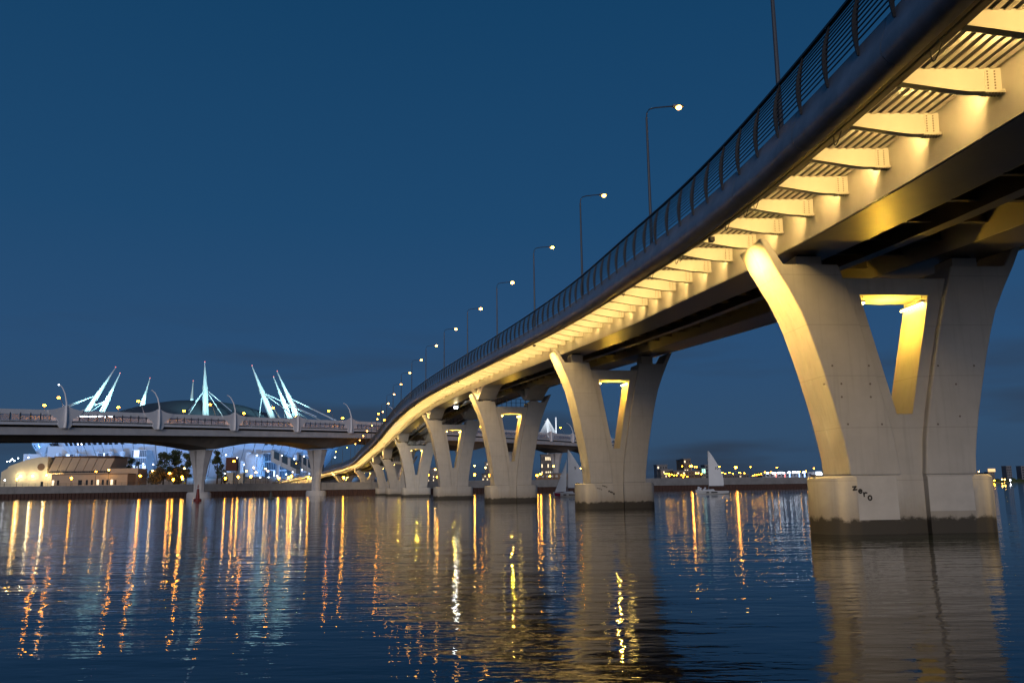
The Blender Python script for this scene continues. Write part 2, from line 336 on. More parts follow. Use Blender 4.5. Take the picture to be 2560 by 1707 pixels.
def yat(s): return float(np.interp(s, S, YS))
def sat(y): return float(np.interp(y, YS, S))
def P(y, u, dz):
    a = head(y); return Vector((gx(y) + u * math.cos(a), y - u * math.sin(a), b0(y) + dz))
def frame(y, u=0.0, dz=0.0, level=False):
    a = head(y); g = 0.0 if level else math.atan((b0(y + 0.5) - b0(y - 0.5)) * math.cos(a))
    X = Vector((math.cos(a), -math.sin(a), 0)); Yv = Vector((math.sin(a)*math.cos(g), math.cos(a)*math.cos(g), math.sin(g))); Z = X.cross(Yv); p = P(y, u, dz)
    return Matrix(((X.x, Yv.x, Z.x, p.x), (X.y, Yv.y, Z.y, p.y), (X.z, Yv.z, Z.z, p.z), (0, 0, 0, 1)))
BAY = 2.95; S0 = sat(19.65) - 4 * BAY; NB = int((sat(452) - S0) / BAY)
YEND = 455.0
def sweep(prof, ya, yb, step=2.0, closed=True):
    """profile of (u, dz) carried along the deck"""
    mb = MB(); sa, sb = sat(ya), sat(yb); k = max(1, int((sb - sa) / step)); n = len(prof)
    for i in range(k + 1):
        y = yat(sa + (sb - sa) * i / k); mb.v += [tuple(P(y, u, z)) for u, z in prof]
    for i in range(k):
        for j in range(n if closed else n - 1):
            a, b = i*n + j, i*n + (j+1) % n
            mb.f.append((a, b, b + n, a + n))
    if closed: mb.f.append(tuple(range(n-1, -1, -1))); mb.f.append(tuple(k*n + j for j in range(n)))
    return mb
WR = 9.3; UC = WR / 2                          # right web, centre line
br = thing('footbridge', 'long humpbacked footbridge deck with steel brackets lit yellow from below', 'bridge', P(19.65, UC, -0.8), local=False)
sweep([(-3.35, 0.78), (WR + 3.35, 0.78), (WR + 3.35, 0.98), (-3.35, 0.98)], 4.5, YEND).build('deck_slab', 'deck_asphalt', br)
def box_girder(u0, u1, outer):
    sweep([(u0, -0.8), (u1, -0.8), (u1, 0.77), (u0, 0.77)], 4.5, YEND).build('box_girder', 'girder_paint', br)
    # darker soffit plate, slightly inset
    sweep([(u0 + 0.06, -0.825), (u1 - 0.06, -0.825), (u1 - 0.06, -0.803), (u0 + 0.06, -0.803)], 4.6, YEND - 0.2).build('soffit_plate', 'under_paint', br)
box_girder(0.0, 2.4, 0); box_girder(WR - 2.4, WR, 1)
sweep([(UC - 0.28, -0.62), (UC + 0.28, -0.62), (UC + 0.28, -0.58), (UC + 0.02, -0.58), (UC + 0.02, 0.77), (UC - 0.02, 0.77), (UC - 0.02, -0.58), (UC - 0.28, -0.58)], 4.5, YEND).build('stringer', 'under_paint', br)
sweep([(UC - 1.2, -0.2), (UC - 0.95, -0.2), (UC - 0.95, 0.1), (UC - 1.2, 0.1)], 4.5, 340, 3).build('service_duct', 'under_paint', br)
# shared pieces, one bay each
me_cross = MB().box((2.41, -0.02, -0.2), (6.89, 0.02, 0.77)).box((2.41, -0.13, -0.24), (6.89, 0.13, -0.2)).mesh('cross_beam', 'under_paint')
poly = [(0, 0.03), (0, 0.62), (-2.52, 0.62), (-2.52, 0.24), (-1.25, 0.045), (-0.85, 0.0), (-0.3, 0.0)]
bm_ = MB().prism(poly, -0.012, 0.012)
low_ = [(0, 0.03), (-0.3, 0.0), (-0.85, 0.0), (-1.25, 0.045), (-2.52, 0.24)]
me_bracket = bm_.mesh('bracket', 'cream_paint')
fl = MB()
for (a, b) in zip(low_[:-1], low_[1:]):
    fl.hexa([(b[0], -0.13, b[1] - 0.03), (a[0], -0.13, a[1] - 0.03), (a[0], 0.13, a[1] - 0.03), (b[0], 0.13, b[1] - 0.03),
             (b[0], -0.13, b[1]), (a[0], -0.13, a[1]), (a[0], 0.13, a[1]), (b[0], 0.13, b[1])])
me_flange = fl.mesh('bottom_flange', 'cream_paint')
me_splice = MB().box((-0.42, -0.03, 0.03), (-0.12, -0.012, 0.58)).box((-0.5, -0.15, -0.055), (0.0, 0.15, -0.031)).mesh('splice_plate', 'cream_paint'); sp_ = MB()
for i in range(7):
    for j in (-0.36, -0.18): sp_.box((j - 0.016, -0.05, 0.07 + i*0.072), (j + 0.016, -0.03, 0.10 + i*0.072))
for i in range(6): sp_.box((-0.46 + i*0.078, -0.11, -0.075), (-0.43 + i*0.078, -0.08, -0.055)); sp_.box((-0.46 + i*0.078, 0.08, -0.075), (-0.43 + i*0.078, 0.11, -0.055))
me_bolts = sp_.mesh('bolt_rows', 'bolt_steel')
pn = MB(); NP = 9; wv = 2.42 / NP
SL = [MB().hexa([(x, 0.0, 0.585), (x + 0.135, 0.0, 0.585), (x + 0.135, BAY - 0.04, 0.585), (x, BAY - 0.04, 0.585), (x + 0.01, 0.0, 0.612), (x + 0.125, 0.0, 0.612), (x + 0.125, BAY - 0.04, 0.612), (x + 0.01, BAY - 0.04, 0.612)]) for x in [0.0]]
me_slat = SL[0].mesh('soffit_slat', 'pan_paint')
for i in range(NP):
    x = -2.47 + i * wv; pn.box((x, 0.02, 0.585), (x + 0.135, BAY - 0.02, 0.612))
me_pan = pn.mesh('slat_panel', 'pan_paint')
sweep([(-2.52, 0.715), (-0.01, 0.715), (-0.01, 0.74), (-2.52, 0.74)], 4.5, 240).build('slat_gap_shade', 'rail_metal', br)  # dark sheet above the slats, its colour paints the shade in their gaps
me_fix = MB().box((-1.8, 0.20, 0.27), (-0.24, 0.27, 0.37)).mesh('lamp_housing', 'rail_metal')
me_glow = MB().box((-1.76, 0.272, 0.28), (-0.28, 0.285, 0.36)).mesh('lamp_lens', 'bay_glow')
def strip(nm, e):
    d = bpy.data.lights.new(nm, 'AREA'); d.shape = 'RECTANGLE'; d.size = 1.5; d.size_y = 0.07; d.energy = e; d.color = (1.0, 0.64, 0.22); return d
ld = strip('bay_light', 100)
ld2 = strip('far_bay_light', 92)
for i in range(NB):
    y = yat(S0 + i * BAY)
    M = frame(y)
    b_ = put('bracket', me_bracket, br, M)
    for me in ((me_flange, me_splice, me_bolts) if i < 34 else (me_flange,)):
        c_ = put(me.name, me, b_)
        if me is me_bolts: c_['kind'] = 'stuff'
        c_.matrix_parent_inverse = Matrix(); c_.matrix_basis = Matrix()
    if 2 <= i < 34:
        for q_ in range(NP): put('soffit_slat', me_slat, br, M @ Matrix.Translation((-2.47 + q_ * wv, 0.02, 0)))
    elif i < 70: put('slat_panel', me_pan, br, M)['kind'] = 'stuff'
    if 2 < i < 75: put('cross_beam', me_cross, br, M)
    if i < NB - 1:
        hs = put('lamp_housing', me_fix, br, M); gl = put('lamp_lens', me_glow, hs); gl.matrix_parent_inverse = Matrix(); gl.matrix_basis = Matrix()
        o = bpy.data.objects.new('bay_light', ld if i < 60 else ld2); COL.objects.link(o); o.matrix_world = M @ Matrix.Translation((-1.02, 0.50, 0.31)) @ Matrix.Rotation(math.radians(97), 4, 'X')
# fascia: one tubular panel per two bays, each with its own joint
fp = [(-3.42, 1.25), (-3.50, 0.90), (-3.60, 0.62), (-3.635, 0.45), (-3.60, 0.27), (-3.48, 0.12), (-3.30, 0.035), (-3.10, 0.03), (-3.10, 0.09), (-3.36, 0.16), (-3.52, 0.42), (-3.40, 0.90), (-3.34, 1.25)]
for side in (0, 1):
    i = 0
    while i < NB - 2:
        k = 2 if i < 60 else 4
        ya, yb = yat(S0 + i*BAY - BAY*0.5 + 0.012), yat(S0 + (i + k)*BAY - BAY*0.5 - 0.012)
        pr = fp if side == 0 else [(WR - u, z) for u, z in fp][::-1]
        if side == 0 or i % 2 == 0:
            k2 = k if side == 0 else k
        sweep(pr, max(ya, 4.5), yb, 1.5).build('fascia_panel', 'fascia_paint', br, smooth=True)
        i += k
sweep([(-3.12, 0.06), (-2.53, 0.20), (-2.53, 0.62), (-3.12, 0.7)], 4.5, YEND).build('edge_beam', 'belt_paint', br)
sweep([(WR + 3.12, 0.7), (WR + 2.53, 0.62), (WR + 2.53, 0.20), (WR + 3.12, 0.06)], 4.5, YEND).build('edge_beam', 'belt_paint', br)
sweep([(WR + 2.55, 0.3), (WR + 0.01, 0.1), (WR + 0.01, 0.6), (WR + 2.55, 0.6)], 4.5, YEND).build('cantilever_soffit', 'girder_paint', br)
# cables hanging in loops under the edge beam
for ys in (17.4, 22.9, 29.9, 31.0, 33.2, 39.6, 40.2, 44.5, 50.3):
    pts = []
    for k in range(9):
        t = k / 8; p = P(ys + (t - 0.5) * 0.5, -2.75 - 0.1 * math.sin(3 * t), 0.13 - 0.32 * math.sin(PI * t) - 0.05 * math.sin(5 * t)); pts.append(p)
    MB().tube(pts, 0.014, 5).build('cable_loop', 'black_cable', br)
sweep([(-2.98, 0.0), (-2.94, 0.0), (-2.94, 0.035), (-2.98, 0.035)], 4.5, 200, 2).build('cable_run', 'black_cable', br)
# railing
RT0, RT1 = (-3.50, 1.28), (-3.36, 2.72)
def rail_u(t): return RT0[0] + (RT1[0] - RT0[0]) * t - 0.10 * math.sin(PI * t)
for j in range(11):
    t = (j + 0.6) / 11; u, z = rail_u(t) + 0.03, RT0[1] + (RT1[1] - RT0[1]) * t; h = 0.015
    sweep([(u - h, z - h), (u + h, z - h), (u + h, z + h), (u - h, z + h)], 5, YEND - 6, 2.0).build('rail_wire', 'post_metal' if j % 2 else 'rail_metal', br)
sweep([(-3.42, 2.70), (-3.30, 2.70), (-3.29, 2.76), (-3.36, 2.79), (-3.43, 2.76)], 5, YEND - 6, 2.0).build('handrail', 'rail_metal', br)
for u0 in (WR + 3.34,):
    for z in (1.5, 1.8, 2.1, 2.4, 2.72): sweep([(u0, z), (u0 + 0.03, z), (u0 + 0.03, z + 0.03), (u0, z + 0.03)], 5, 300, 3).build('rail_wire', 'rail_metal', br)
pp = []
for k in range(9):
    t = k / 8; pp.append((rail_u(t) - 0.02 - 0.075 * math.sin(PI * min(1, t * 0.9 + 0.08)), 0.95 + (2.72 - 0.95) * t))
pq = [(rail_u(k/8) + 0.055 * math.sin(PI * min(1, (k/8) * 0.9 + 0.08)) - 0.0, 0.95 + 1.77 * k / 8) for k in range(8, -1, -1)]
me_post = MB().prism([(a, z) for a, z in pp][::-1] + pq[::-1], -0.022, 0.022).mesh('railing_post', 'rail_metal')
me_post2 = MB().prism([(a + 0.05, z) for a, z in pp][::-1] + [(a + 0.03, z) for a, z in pq[::-1]], 0.05, 0.07).mesh('post_cover', 'rail_metal')
i = 0
while True:
    s = sat(19.65) - 7 * 1.97 + i * 1.97
    if s > sat(448): break
    M = frame(yat(s)); p_ = put('railing_post', me_post, br, M)
    if i < 60: c_ = put('post_cover', me_post2, p_); c_.matrix_parent_inverse = Matrix(); c_.matrix_basis = Matrix()
    i += 1
# ------------------------------------------------------------------ piers
PIERS = [(34.2, 10.95, 0, 0.0), (78.0, 13.35, 0, 0.0), (118.0, 13.85, 1, 0.0), (160.0, 14.6, 1, 0.0), (215.0, 13.4, 1, 0.0), (258.0, 10.75, 1, 0.0), (288.0, 10.2, 1, 0.0), (352.0, 9.55, 0, 4.3), (385.0, 8.3, 0, 4.3)]
PL = ['nearest Y-shaped concrete pier, marked with a scrawled word on its base', 'second nearest Y-shaped pier, beside the sail numbered nine', 'third nearest Y-shaped pier, with a dark inspection railing on top',
      'fourth Y-shaped pier from the camera, under the white floodlight', 'fifth Y-shaped pier from the camera, washed by white floodlight', 'sixth Y-shaped pier from the camera, half hidden by the fifth',
      'seventh Y-shaped pier, last one standing in the water', 'small Y-shaped pier just behind the embankment wall', 'farthest small Y-shaped pier at the foot of the ramp']
OUTER = [(2.0, 2.3), (1.95, 3.0), (1.84, 3.7), (1.64, 4.7), (1.41, 5.66), (1.07, 6.99), (0.76, 8.05), (0.43, 9.02), (-0.05, 10.0), (-0.58, 10.95), (-1.10, 12.03)]
INNER = [(-0.80, 12.03), (-0.15, 10.95), (2.19, 10.95), (2.52, 9.86), (2.98, 8.26), (3.39, 6.64), (3.81, 4.75), (4.0, 3.73), (4.14, 2.3)]
T = 2.5
def make_pier(idx, y, seat, haunch, base):
    a = head(y); g = P(y, 0, 0)
    zb = base + 2.3 if base == 0 else base + 0.6
    def zz(z): return zb + (z - 2.3) * (seat - zb) / (10.95 - 2.3) if z <= 10.95 else seat + (z - 10.95)
    t = thing('bridge_pier', PL[idx], 'pier', (g.x + UC * math.cos(a), g.y - UC * math.sin(a), base), -a, 'piers of the footbridge')
    def L(u): return u - UC
    for side in (0, 1):
        mir = (lambda u: L(u)) if side == 0 else (lambda u: -L(u))
        o = [(mir(u), zz(z) - base) for u, z in OUTER]; n_ = [(mir(u), zz(z) - base) for u, z in INNER]
        mb = MB(); no = len(o)
        sgn = 1 if side == 0 else -1
        cols = [(0.0, 0.0), (1.13, 0.0), (1.25, 0.07), (1.37, 0.0), (T, 0.0)]
        for yy, gdep in cols: mb.v += [(x + sgn * gdep, yy, z) for x, z in o]
        bi = len(mb.v); mb.v += [(x, 0.0, z) for x, z in n_]; bj = len(mb.v); mb.v += [(x, T, z) for x, z in n_]
        fs = []
        for c in range(4):
            for k in range(no - 1): fs.append((c*no + k, c*no + k + 1, (c+1)*no + k + 1, (c+1)*no + k))
        ni = len(n_)
        for k in range(ni - 1): fs.append((bi + k, bi + k + 1, bj + k + 1, bj + k))
        fs.append(tuple(range(no)) + tuple(bi + k for k in range(ni)))
        fs.append(tuple([bj + k for k in range(ni - 1, -1, -1)] + [4*no + k for k in range(no - 1, -1, -1)]))
        fs.append(tuple([c*no + no - 1 for c in range(5)] + [bj, bi])); fs.append(tuple([bi + ni - 1, bj + ni - 1] + [c*no for c in range(4, -1, -1)]))
        if side == 1: pass
        mb.f = fs
        ob = mb.build('arm', 'pier_concrete', t)
        import bmesh
        b_ = bmesh.new(); b_.from_mesh(ob.data); bmesh.ops.recalc_face_normals(b_, faces=b_.faces); b_.to_mesh(ob.data); b_.free()
        md = ob.modifiers.new('bevel', 'BEVEL'); md.width = 0.07; md.segments = 2; md.limit_method = 'ANGLE'; md.angle_limit = math.radians(50)
    # centre panel with its V opening
    tp, bt = zz(10.44) - base, zz(2.3) - base - 0.3
    po = [(L(1.9), tp), (L(7.4), tp), (L(5.5), bt), (L(3.8), bt)]
    pi_ = [(L(3.15), zz(9.73) - base), (L(6.15), zz(9.73) - base), (L(4.98), zz(4.76) - base), (L(4.32), zz(4.76) - base)]
    y0, y1 = 0.30, T - 0.3
    vs = [(x, y0, z) for x, z in po] + [(x, y0, z) for x, z in pi_] + [(x, y1, z) for x, z in po] + [(x, y1, z) for x, z in pi_]
    fs = []
    for k in range(4):
        j = (k + 1) % 4
        fs += [(k, 4 + k, 4 + j, j), (8 + k, 8 + j, 12 + j, 12 + k), (4 + k, 12 + k, 12 + j, 4 + j), (k, j, 8 + j, 8 + k)]
    MB().add(vs, fs).build('centre_panel', 'pier_concrete', t)
    # pedestal with rounded noses and the groove between the arms
    nose = [(1.9, -0.05), (1.62, -0.02), (1.35, 0.12), (1.12, 0.38), (0.98, 0.75), (0.93, 1.25), (0.98, 1.75), (1.12, 2.12), (1.35, 2.38), (1.62, 2.52), (1.9, 2.55)]
    left = [(L(u), v) for u, v in nose]; right = [(-x, v) for x, v in left[::-1]]
    g0, g1 = L(4.14), L(WR - 4.14)
    foot = left[::-1] + [(g0, -0.05), (g0, 0.26), (g1, 0.26), (g1, -0.05)]
    foot = [(g0, -0.05), (g0, 0.26), (g1, 0.26), (g1, -0.05)] + [(x, v) for x, v in right[::-1]] + [(g1, 2.55), (g1, 2.24), (g0, 2.24), (g0, 2.55)] + left[::-1]
    ped = MB(); zt = zb - base; n_ = len(foot)
    ins = [(x * 0.972, 1.25 + (v - 1.25) * 0.965) for x, v in foot]
    ped.v = [(x, v, -3.0) for x, v in foot] + [(x, v, zt - 0.09) for x, v in foot] + [(x, v, zt) for x, v in ins]
    ped.f = [(r * n_ + k, r * n_ + (k + 1) % n_, (r + 1) * n_ + (k + 1) % n_, (r + 1) * n_ + k) for r in (0, 1) for k in range(n_)] + [tuple(2 * n_ + k for k in range(n_))]
    if base == 0 or True: ped.build('pedestal', 'pier_concrete', t, smooth=True)
    # bearings under the two box girders
    wb = b0(y + 1.2) - 0.83 - base
    top = wb if not haunch else seat - base + 0.32
    for uc in (1.2, WR - 1.2):
        MB().box((L(uc) - 0.55, 0.6, seat - base + 0.002), (L(uc) + 0.55, 1.9, top - 0.12)).build('bearing_block', 'pier_concrete', t)
        MB().box((L(uc) - 0.42, 0.75, top - 0.12), (L(uc) + 0.42, 1.75, top - 0.004)).build('bearing', 'rail_metal', t)
    # tube lamps hung in the opening
    zl = zz(9.73) - base - 0.32
    for sx in (-1, 1):
        x = sx * 1.30 if sx > 0 else -1.30
        MB().box((x - 0.06, 0.35, zl + 0.03), (x + 0.06, T - 0.35, zl + 0.10)).build('lamp_bracket', 'galvanised', t)
        lt = MB().tube([(x - sx * 0.02, 0.40, zl), (x - sx * 0.02, T - 0.4, zl)], 0.045, 6).build('tube_lamp', 'tube_yellow', t)
        MB().tube([(x, 0.45, zl + 0.1), (x, 0.45, zl + 0.34)], 0.015, 4).build('hanger_rod', 'rail_metal', t)
    M = Matrix.Translation(Vector((g.x + UC * math.cos(a), g.y - UC * math.sin(a), base))) @ Matrix.Rotation(-a, 4, 'Z')
    light('POINT', M @ Vector((0.15, T / 2, zl - 0.35)), 460 if idx < 4 else 420, (1.0, 0.57, 0.05), 0.05, name='opening_light')
    # spotlights under the deck edge washing the outer ends of the arms
    for sx in ((-1,) if idx > 0 else (-1, 1)):
        p = M @ Vector((sx * (UC + 2.72), T / 2, b0(y) - base + 0.02)); aim = M @ Vector((sx * (UC - 1.6), T / 2, zb - base + 1.6))
        light('SPOT', p + Vector((0, 0, -0.18)), (7500 if idx < 3 else 3400), (1.0, 0.62, 0.15), 0.10, aim=aim, spot=122, blend=1.0, name='end_light')
        MB().box((sx * (UC + 2.72) - 0.1, T / 2 - 0.15, b0(y) - base - 0.08), (sx * (UC + 2.72) + 0.1, T / 2 + 0.15, b0(y) - base + 0.10)).build('spotlight', 'rail_metal', t)
        q_ = M @ Vector((sx * (UC - 1.12), T / 2, zb - base + 0.14)); aq = M @ Vector((sx * (UC - 0.9), T / 2, zz(8.6) - base))
        light('SPOT', q_, (120 if idx < 3 else 60), (1.0, 0.66, 0.24), 0.08, aim=aq, spot=75, blend=0.7, name='added_base_fill')  # unseen flood added on the pedestal ledge to brighten the lower arm ends
        MB().box((sx * (UC - 1.12) - 0.12, T / 2 - 0.2, zb - base - 0.02), (sx * (UC - 1.12) + 0.12, T / 2 + 0.2, zb - base + 0.06)).build('added_base_spot', 'rail_metal', t)  # housing made up for the added flood
    if haunch:                                # inspection railing between the girders
        z0 = tp; r = MB()
        for k in range(7):
            x = L(2.6) + k * (WR - 5.2) / 6; MB().box((x - 0.03, 0.42, z0), (x + 0.03, 0.48, z0 + 1.1)).build('guard_post', 'rail_metal' if idx != 4 else 'galvanised', t)
        for dz in (0.55, 1.06): MB().box((L(2.6), 0.43, z0 + dz), (L(WR - 2.6), 0.47, z0 + dz + 0.05)).build('guard_rail', 'rail_metal' if idx != 4 else 'galvanised', t)
    return t, M
pier_objs = []
for i, (y, seat, h, base) in enumerate(PIERS): pier_objs.append(make_pier(i, y, seat, h, base))
# haunches: splayed box legs from the girder down to the bearing
for i, (y, seat, h, base) in enumerate(PIERS):
    if not h: continue
    s = sat(y) + 1.25; zs = seat + 0.32
    for ua, ub in ((-0.03, 2.43), (WR - 2.43, WR + 0.03)):
        mid = yat(s)
        def Q(ds, z, u): yy = yat(s + ds); p = P(yy, u, 0); return Vector((p.x, p.y, z))
        def wbz(ds): return b0(yat(s + ds)) - 0.83
        for sg in (-1, 1):
            pts_o = [(0.0, zs), (sg * 0.5, zs + 0.05), (sg * 2.2, zs + (wbz(sg * 2.2) - zs) * 0.52), (sg * 3.4, zs + (wbz(sg * 3.4) - zs) * 0.82), (sg * 4.4, zs + (wbz(sg * 4.4) - zs) * 0.955), (sg * 5.6, wbz(sg * 5.6) + 0.02)]
            pts_i = [(0.0, zs + 0.55), (sg * 0.25, zs + 0.6), (sg * 1.45, zs + (wbz(sg * 2.2) - zs) * 0.62), (sg * 2.3, zs + (wbz(sg * 3.0) - zs) * 0.90), (sg * 2.7, wbz(sg * 2.7) + 0.03), (sg * 3.4, wbz(sg * 3.4) + 0.03)]
            mb = MB()
            for k in range(5):
                A = [Q(*pts_o[k], ua), Q(*pts_o[k+1], ua), Q(*pts_i[k+1], ua), Q(*pts_i[k], ua)]; B = [Q(*pts_o[k], ub), Q(*pts_o[k+1], ub), Q(*pts_i[k+1], ub), Q(*pts_i[k], ub)]
                base_i = len(mb.v); mb.v += [tuple(p) for p in A + B]
                mb.f += [tuple(base_i + q_ for q_ in f) for f in ((0, 1, 2, 3), (7, 6, 5, 4), (0, 4, 5, 1), (3, 2, 6, 7))] + ([tuple(base_i + q_ for q_ in (1, 5, 6, 2))] if k == 4 else [])
            mb.build('haunch_leg', 'cream_paint', br)
        A = [Q(-0.14, zs + 0.4, ua), Q(0.14, zs + 0.4, ua), Q(0.14, zs + 0.4, ub), Q(-0.14, zs + 0.4, ub), Q(-0.14, wbz(0) + 0.02, ua), Q(0.14, wbz(0) + 0.02, ua), Q(0.14, wbz(0) + 0.02, ub), Q(-0.14, wbz(0) + 0.02, ub)]
        MB().hexa(A).build('haunch_post', 'cream_paint', br)
# white floodlight hung under the deck by the fourth pier
fl_t = thing('floodlight', 'bright white floodlight hung under the deck near the fourth pier', 'floodlight', at(1140, 1018, 152), local=True)
MB().box((-0.35, -0.12, -0.25), (0.35, 0.3, 0.25)).build('housing', 'rail_metal', fl_t)
MB().box((-0.30, -0.14, -0.20), (0.30, -0.125, 0.20)).build('lens', 'lamp_flood', fl_t)
MB().box((-0.04, 0.05, 0.25), (0.04, 0.12, 1.3)).build('hanger', 'rail_metal', fl_t)
light('SPOT', (-15.5, 176, 13.8), 11000, (1.0, 0.94, 0.84), 0.3, aim=(-24.5, 214, 9.0), spot=50, blend=0.6, name='flood_beam')
light('POINT', at(1140, 1019, 151.2), 120, (0.88, 0.95, 1.0), 0.2, name='flood_spill')
# writing scrawled on the two near pedestals
def strokes(parent, name, lines, matn, w=0.035, yoff=-0.058):
    mb = MB()
    for ln in lines:
        for (a, b) in zip(ln[:-1], ln[1:]):
            dx, dz = b[0]-a[0], b[1]-a[1]; l_ = math.hypot(dx, dz) or 1; nx, nz_ = -dz / l_ * w, dx / l_ * w; ex, ez = dx/l_*w*0.6, dz/l_*w*0.6
            mb.add([(a[0]-ex+nx, yoff, a[1]-ez+nz_), (a[0]-ex-nx, yoff, a[1]-ez-nz_), (b[0]+ex-nx, yoff, b[1]+ez-nz_), (b[0]+ex+nx, yoff, b[1]+ez+nz_)], [(0, 1, 2, 3)])
            yoff -= 0.0004
    mb.build(name, matn, parent)
def arc(cx, cz, rx, rz, a0, a1, n=10): return [(cx + rx*math.cos(math.radians(a0 + (a1-a0)*k/n)), cz + rz*math.sin(math.radians(a0 + (a1-a0)*k/n))) for k in range(n+1)]
def zero_word(ox, oz, sc, drop):
    z = lambda pts, k: [(ox + sc*(k + px), oz + sc*(pz - drop*k)) for px, pz in pts]
    return [z([(0, 0.36), (0.42, 0.40), (0.05, 0.0), (0.5, 0.06)], 0), z([(0.08, 0.2), (0.45, 0.30)] + arc(0.27, 0.24, 0.19, 0.2, 20, 330), 0.62), z([(0.06, 0.46), (0.10, 0.0)], 1.2), z([(0.08, 0.26), (0.28, 0.44), (0.45, 0.40)], 1.2), z(arc(0.24, 0.16, 0.2, 0.24, 90, 460, 14), 1.72)]
p1 = pier_objs[0][0]
def front(px, py, M, yo=-0.055):              # where a sight line meets a pier's front face, in that pier's axes
    Mi = M.inverted(); e = Mi @ Vector((0, 0, EYE)); d = (Mi.to_3x3() @ Vector(ray(px, py))); t_ = (yo - e.y) / d.y; q_ = e + d * t_; return q_.x, q_.z
M1, M2 = pier_objs[0][1], pier_objs[1][1]
x, z = front(2131, 1213, M1); strokes(p1, 'graffiti', zero_word(x, z - 0.18, 0.345, 0.62), 'graffiti', 0.03)
for (xa, ya, xb, yb) in ((2140, 1184.5, 2251, 1298), (2318, 1184.5, 2440, 1275)):
    (x0, z1), (x1, z0) = front(xa, ya, M1), front(xb, yb, M1)
    MB().add([(x0, -0.0535, z0), (x1, -0.0535, z0), (x1 - 0.02, -0.0535, z1 - 0.1), (x0 + 0.02, -0.0535, z1 - 0.1)], [(0, 1, 2, 3)]).build('repaint_patch', 'patch_paint', p1)
for (px, py) in ((2080.7, 914), (2172, 914), (2345, 914), (2435, 914), (2103.5, 959), (2175.5, 959.5), (2104.5, 992), (2177, 992), (2060, 960), (2390, 960), (2400, 1040), (2120, 1060), (2205, 1060), (2345, 1060)):
    x, z = front(px, py, M1, -0.002); MB().prism([(x + 0.045*math.cos(2*PI*k/8), z + 0.045*math.sin(2*PI*k/8)) for k in range(8)], -0.006, 0.02).build('tie_hole', 'graffiti_faint', p1)
p2 = pier_objs[1][0]
x, z = front(1521, 1226, M2); strokes(p2, 'graffiti', zero_word(x, z - 0.1, 0.26, 0.5), 'graffiti', 0.03)
x, z = front(1506, 1212, M2); strokes(p2, 'graffiti', zero_word(x, z - 0.1, 0.20, 0.35), 'graffiti', 0.016)
x, z = front(1492, 1221, M2, -0.04); strokes(p2, 'graffiti', zero_word(x, z, 0.22, 0.3), 'graffiti_faint', 0.016)
# ------------------------------------------------------------------ lamps along the footbridge
def deck_lamp(k, y):
    M = frame(y, -3.30, 0.0, level=True); p = M.translation; a = head(y)
    t = thing('street_lamp', ORD[k] + ' tall street lamp from the camera along the footbridge railing', 'street lamp', p, -a, 'street lamps along the footbridge')
    MB().tube([(0, 0, 0.95), (0, 0, 1.5), (0, 0, 5), (0, 0, 8.15)], 0.10, 8, 0.055).build('pole', 'pole_paint', t, smooth=True)
    MB().tube([(0, 0, 8.1), (0.03, 0, 8.42), (0.16, 0, 8.62), (0.45, 0, 8.72), (1.0, 0, 8.80), (1.5, 0, 8.86)], 0.035, 6).build('arm', 'pole_paint', t, smooth=True)
    MB().hexa([(1.45, -0.11, 8.80), (2.05, -0.09, 8.86), (2.05, 0.09, 8.86), (1.45, 0.11, 8.80), (1.45, -0.10, 8.93), (2.0, -0.06, 8.94), (2.0, 0.06, 8.94), (1.45, 0.10, 8.93)]).build('lamp_head', 'galvanised', t)
    h = MB(); h.ball((1.78, 0, 8.80), 0.15 if y < 90 else 0.20, 10, 6, 0.75); h.build('bulb', 'deck_lamp', t)
lamps = [25.7 + 16.9 * k for k in range(25)]
for k, y in enumerate(lamps): deck_lamp(k, y)
# ramp retaining wall at the far end of the footbridge
rw = thing('ramp_wall', 'yellow lit concrete retaining wall of the ramp down from the footbridge', 'ramp wall', P(430, 0, -2), local=False)
for i in range(9):
    ya, yb = 414 + i * 4.6, 414 + (i + 1) * 4.6 - 0.06
    A, B = P(ya, -2.4, 0.35), P(yb, -2.4, 0.35); A2, B2 = P(ya, 1.0, 0.35), P(yb, 1.0, 0.35)
    lo = lambda p: Vector((p.x, p.y, 4.0))
    MB().hexa([lo(A), lo(A2), lo(B2), lo(B), A, A2, B2, B]).build('wall_panel', 'cream_paint', rw)
for k in range(7):
    p = P(416 + k * 5.6, -4.6, 0.3); light('POINT', Vector((p.x, p.y, max(5.4, p.z + 0.2))), 420, YEL, 0.12, name='ramp_light')
# ------------------------------------------------------------------ elevated highway crossing behind
HY = 232.0; HD = Vector((0.4755, 0.8797, 0)); HN = Vector((-0.8797, 0.4755, 0))
hz = spline([-3, -0.59, 0, 2.32, 4.71, 8.41, 11.75, 15], [20.6, 23.5, 24.3, 27.0, 29.5, 32.1, 33.6, 34.4])
def Hp(k, off, dz): v = Vector((HY * (-0.525 + 0.062 * k), HY * (1 + 0.1147 * k), 0)) + HN * off; return Vector((v.x, v.y, hz(k) + dz))
hwy = thing('highway_viaduct', 'grey elevated highway viaduct with white scalloped parapet crossing behind the footbridge', 'viaduct', Hp(0, 12, -30) * 1.0, local=False)
KA, KB = -2.0, 14.0
HWID = 25.0
def hsweep(prof, ka, kb, n):
    mb = MB(); m = len(prof(ka))
    for i in range(n + 1):
        k = ka + (kb - ka) * i / n; mb.v += [tuple(Hp(k, o, z)) for o, z in prof(k)]
    for i in range(n):
        for j in range(m): a, b = i*m + j, i*m + (j+1) % m; mb.f.append((a, a + m, b + m, b))
    mb.f.append(tuple(range(m))); mb.f.append(tuple(n*m + j for j in range(m - 1, -1, -1)))
    return mb
PK = [0.05, 1.92, 3.83, 5.66, 7.45, 9.25, 11.05, 12.85]                 # pier stations
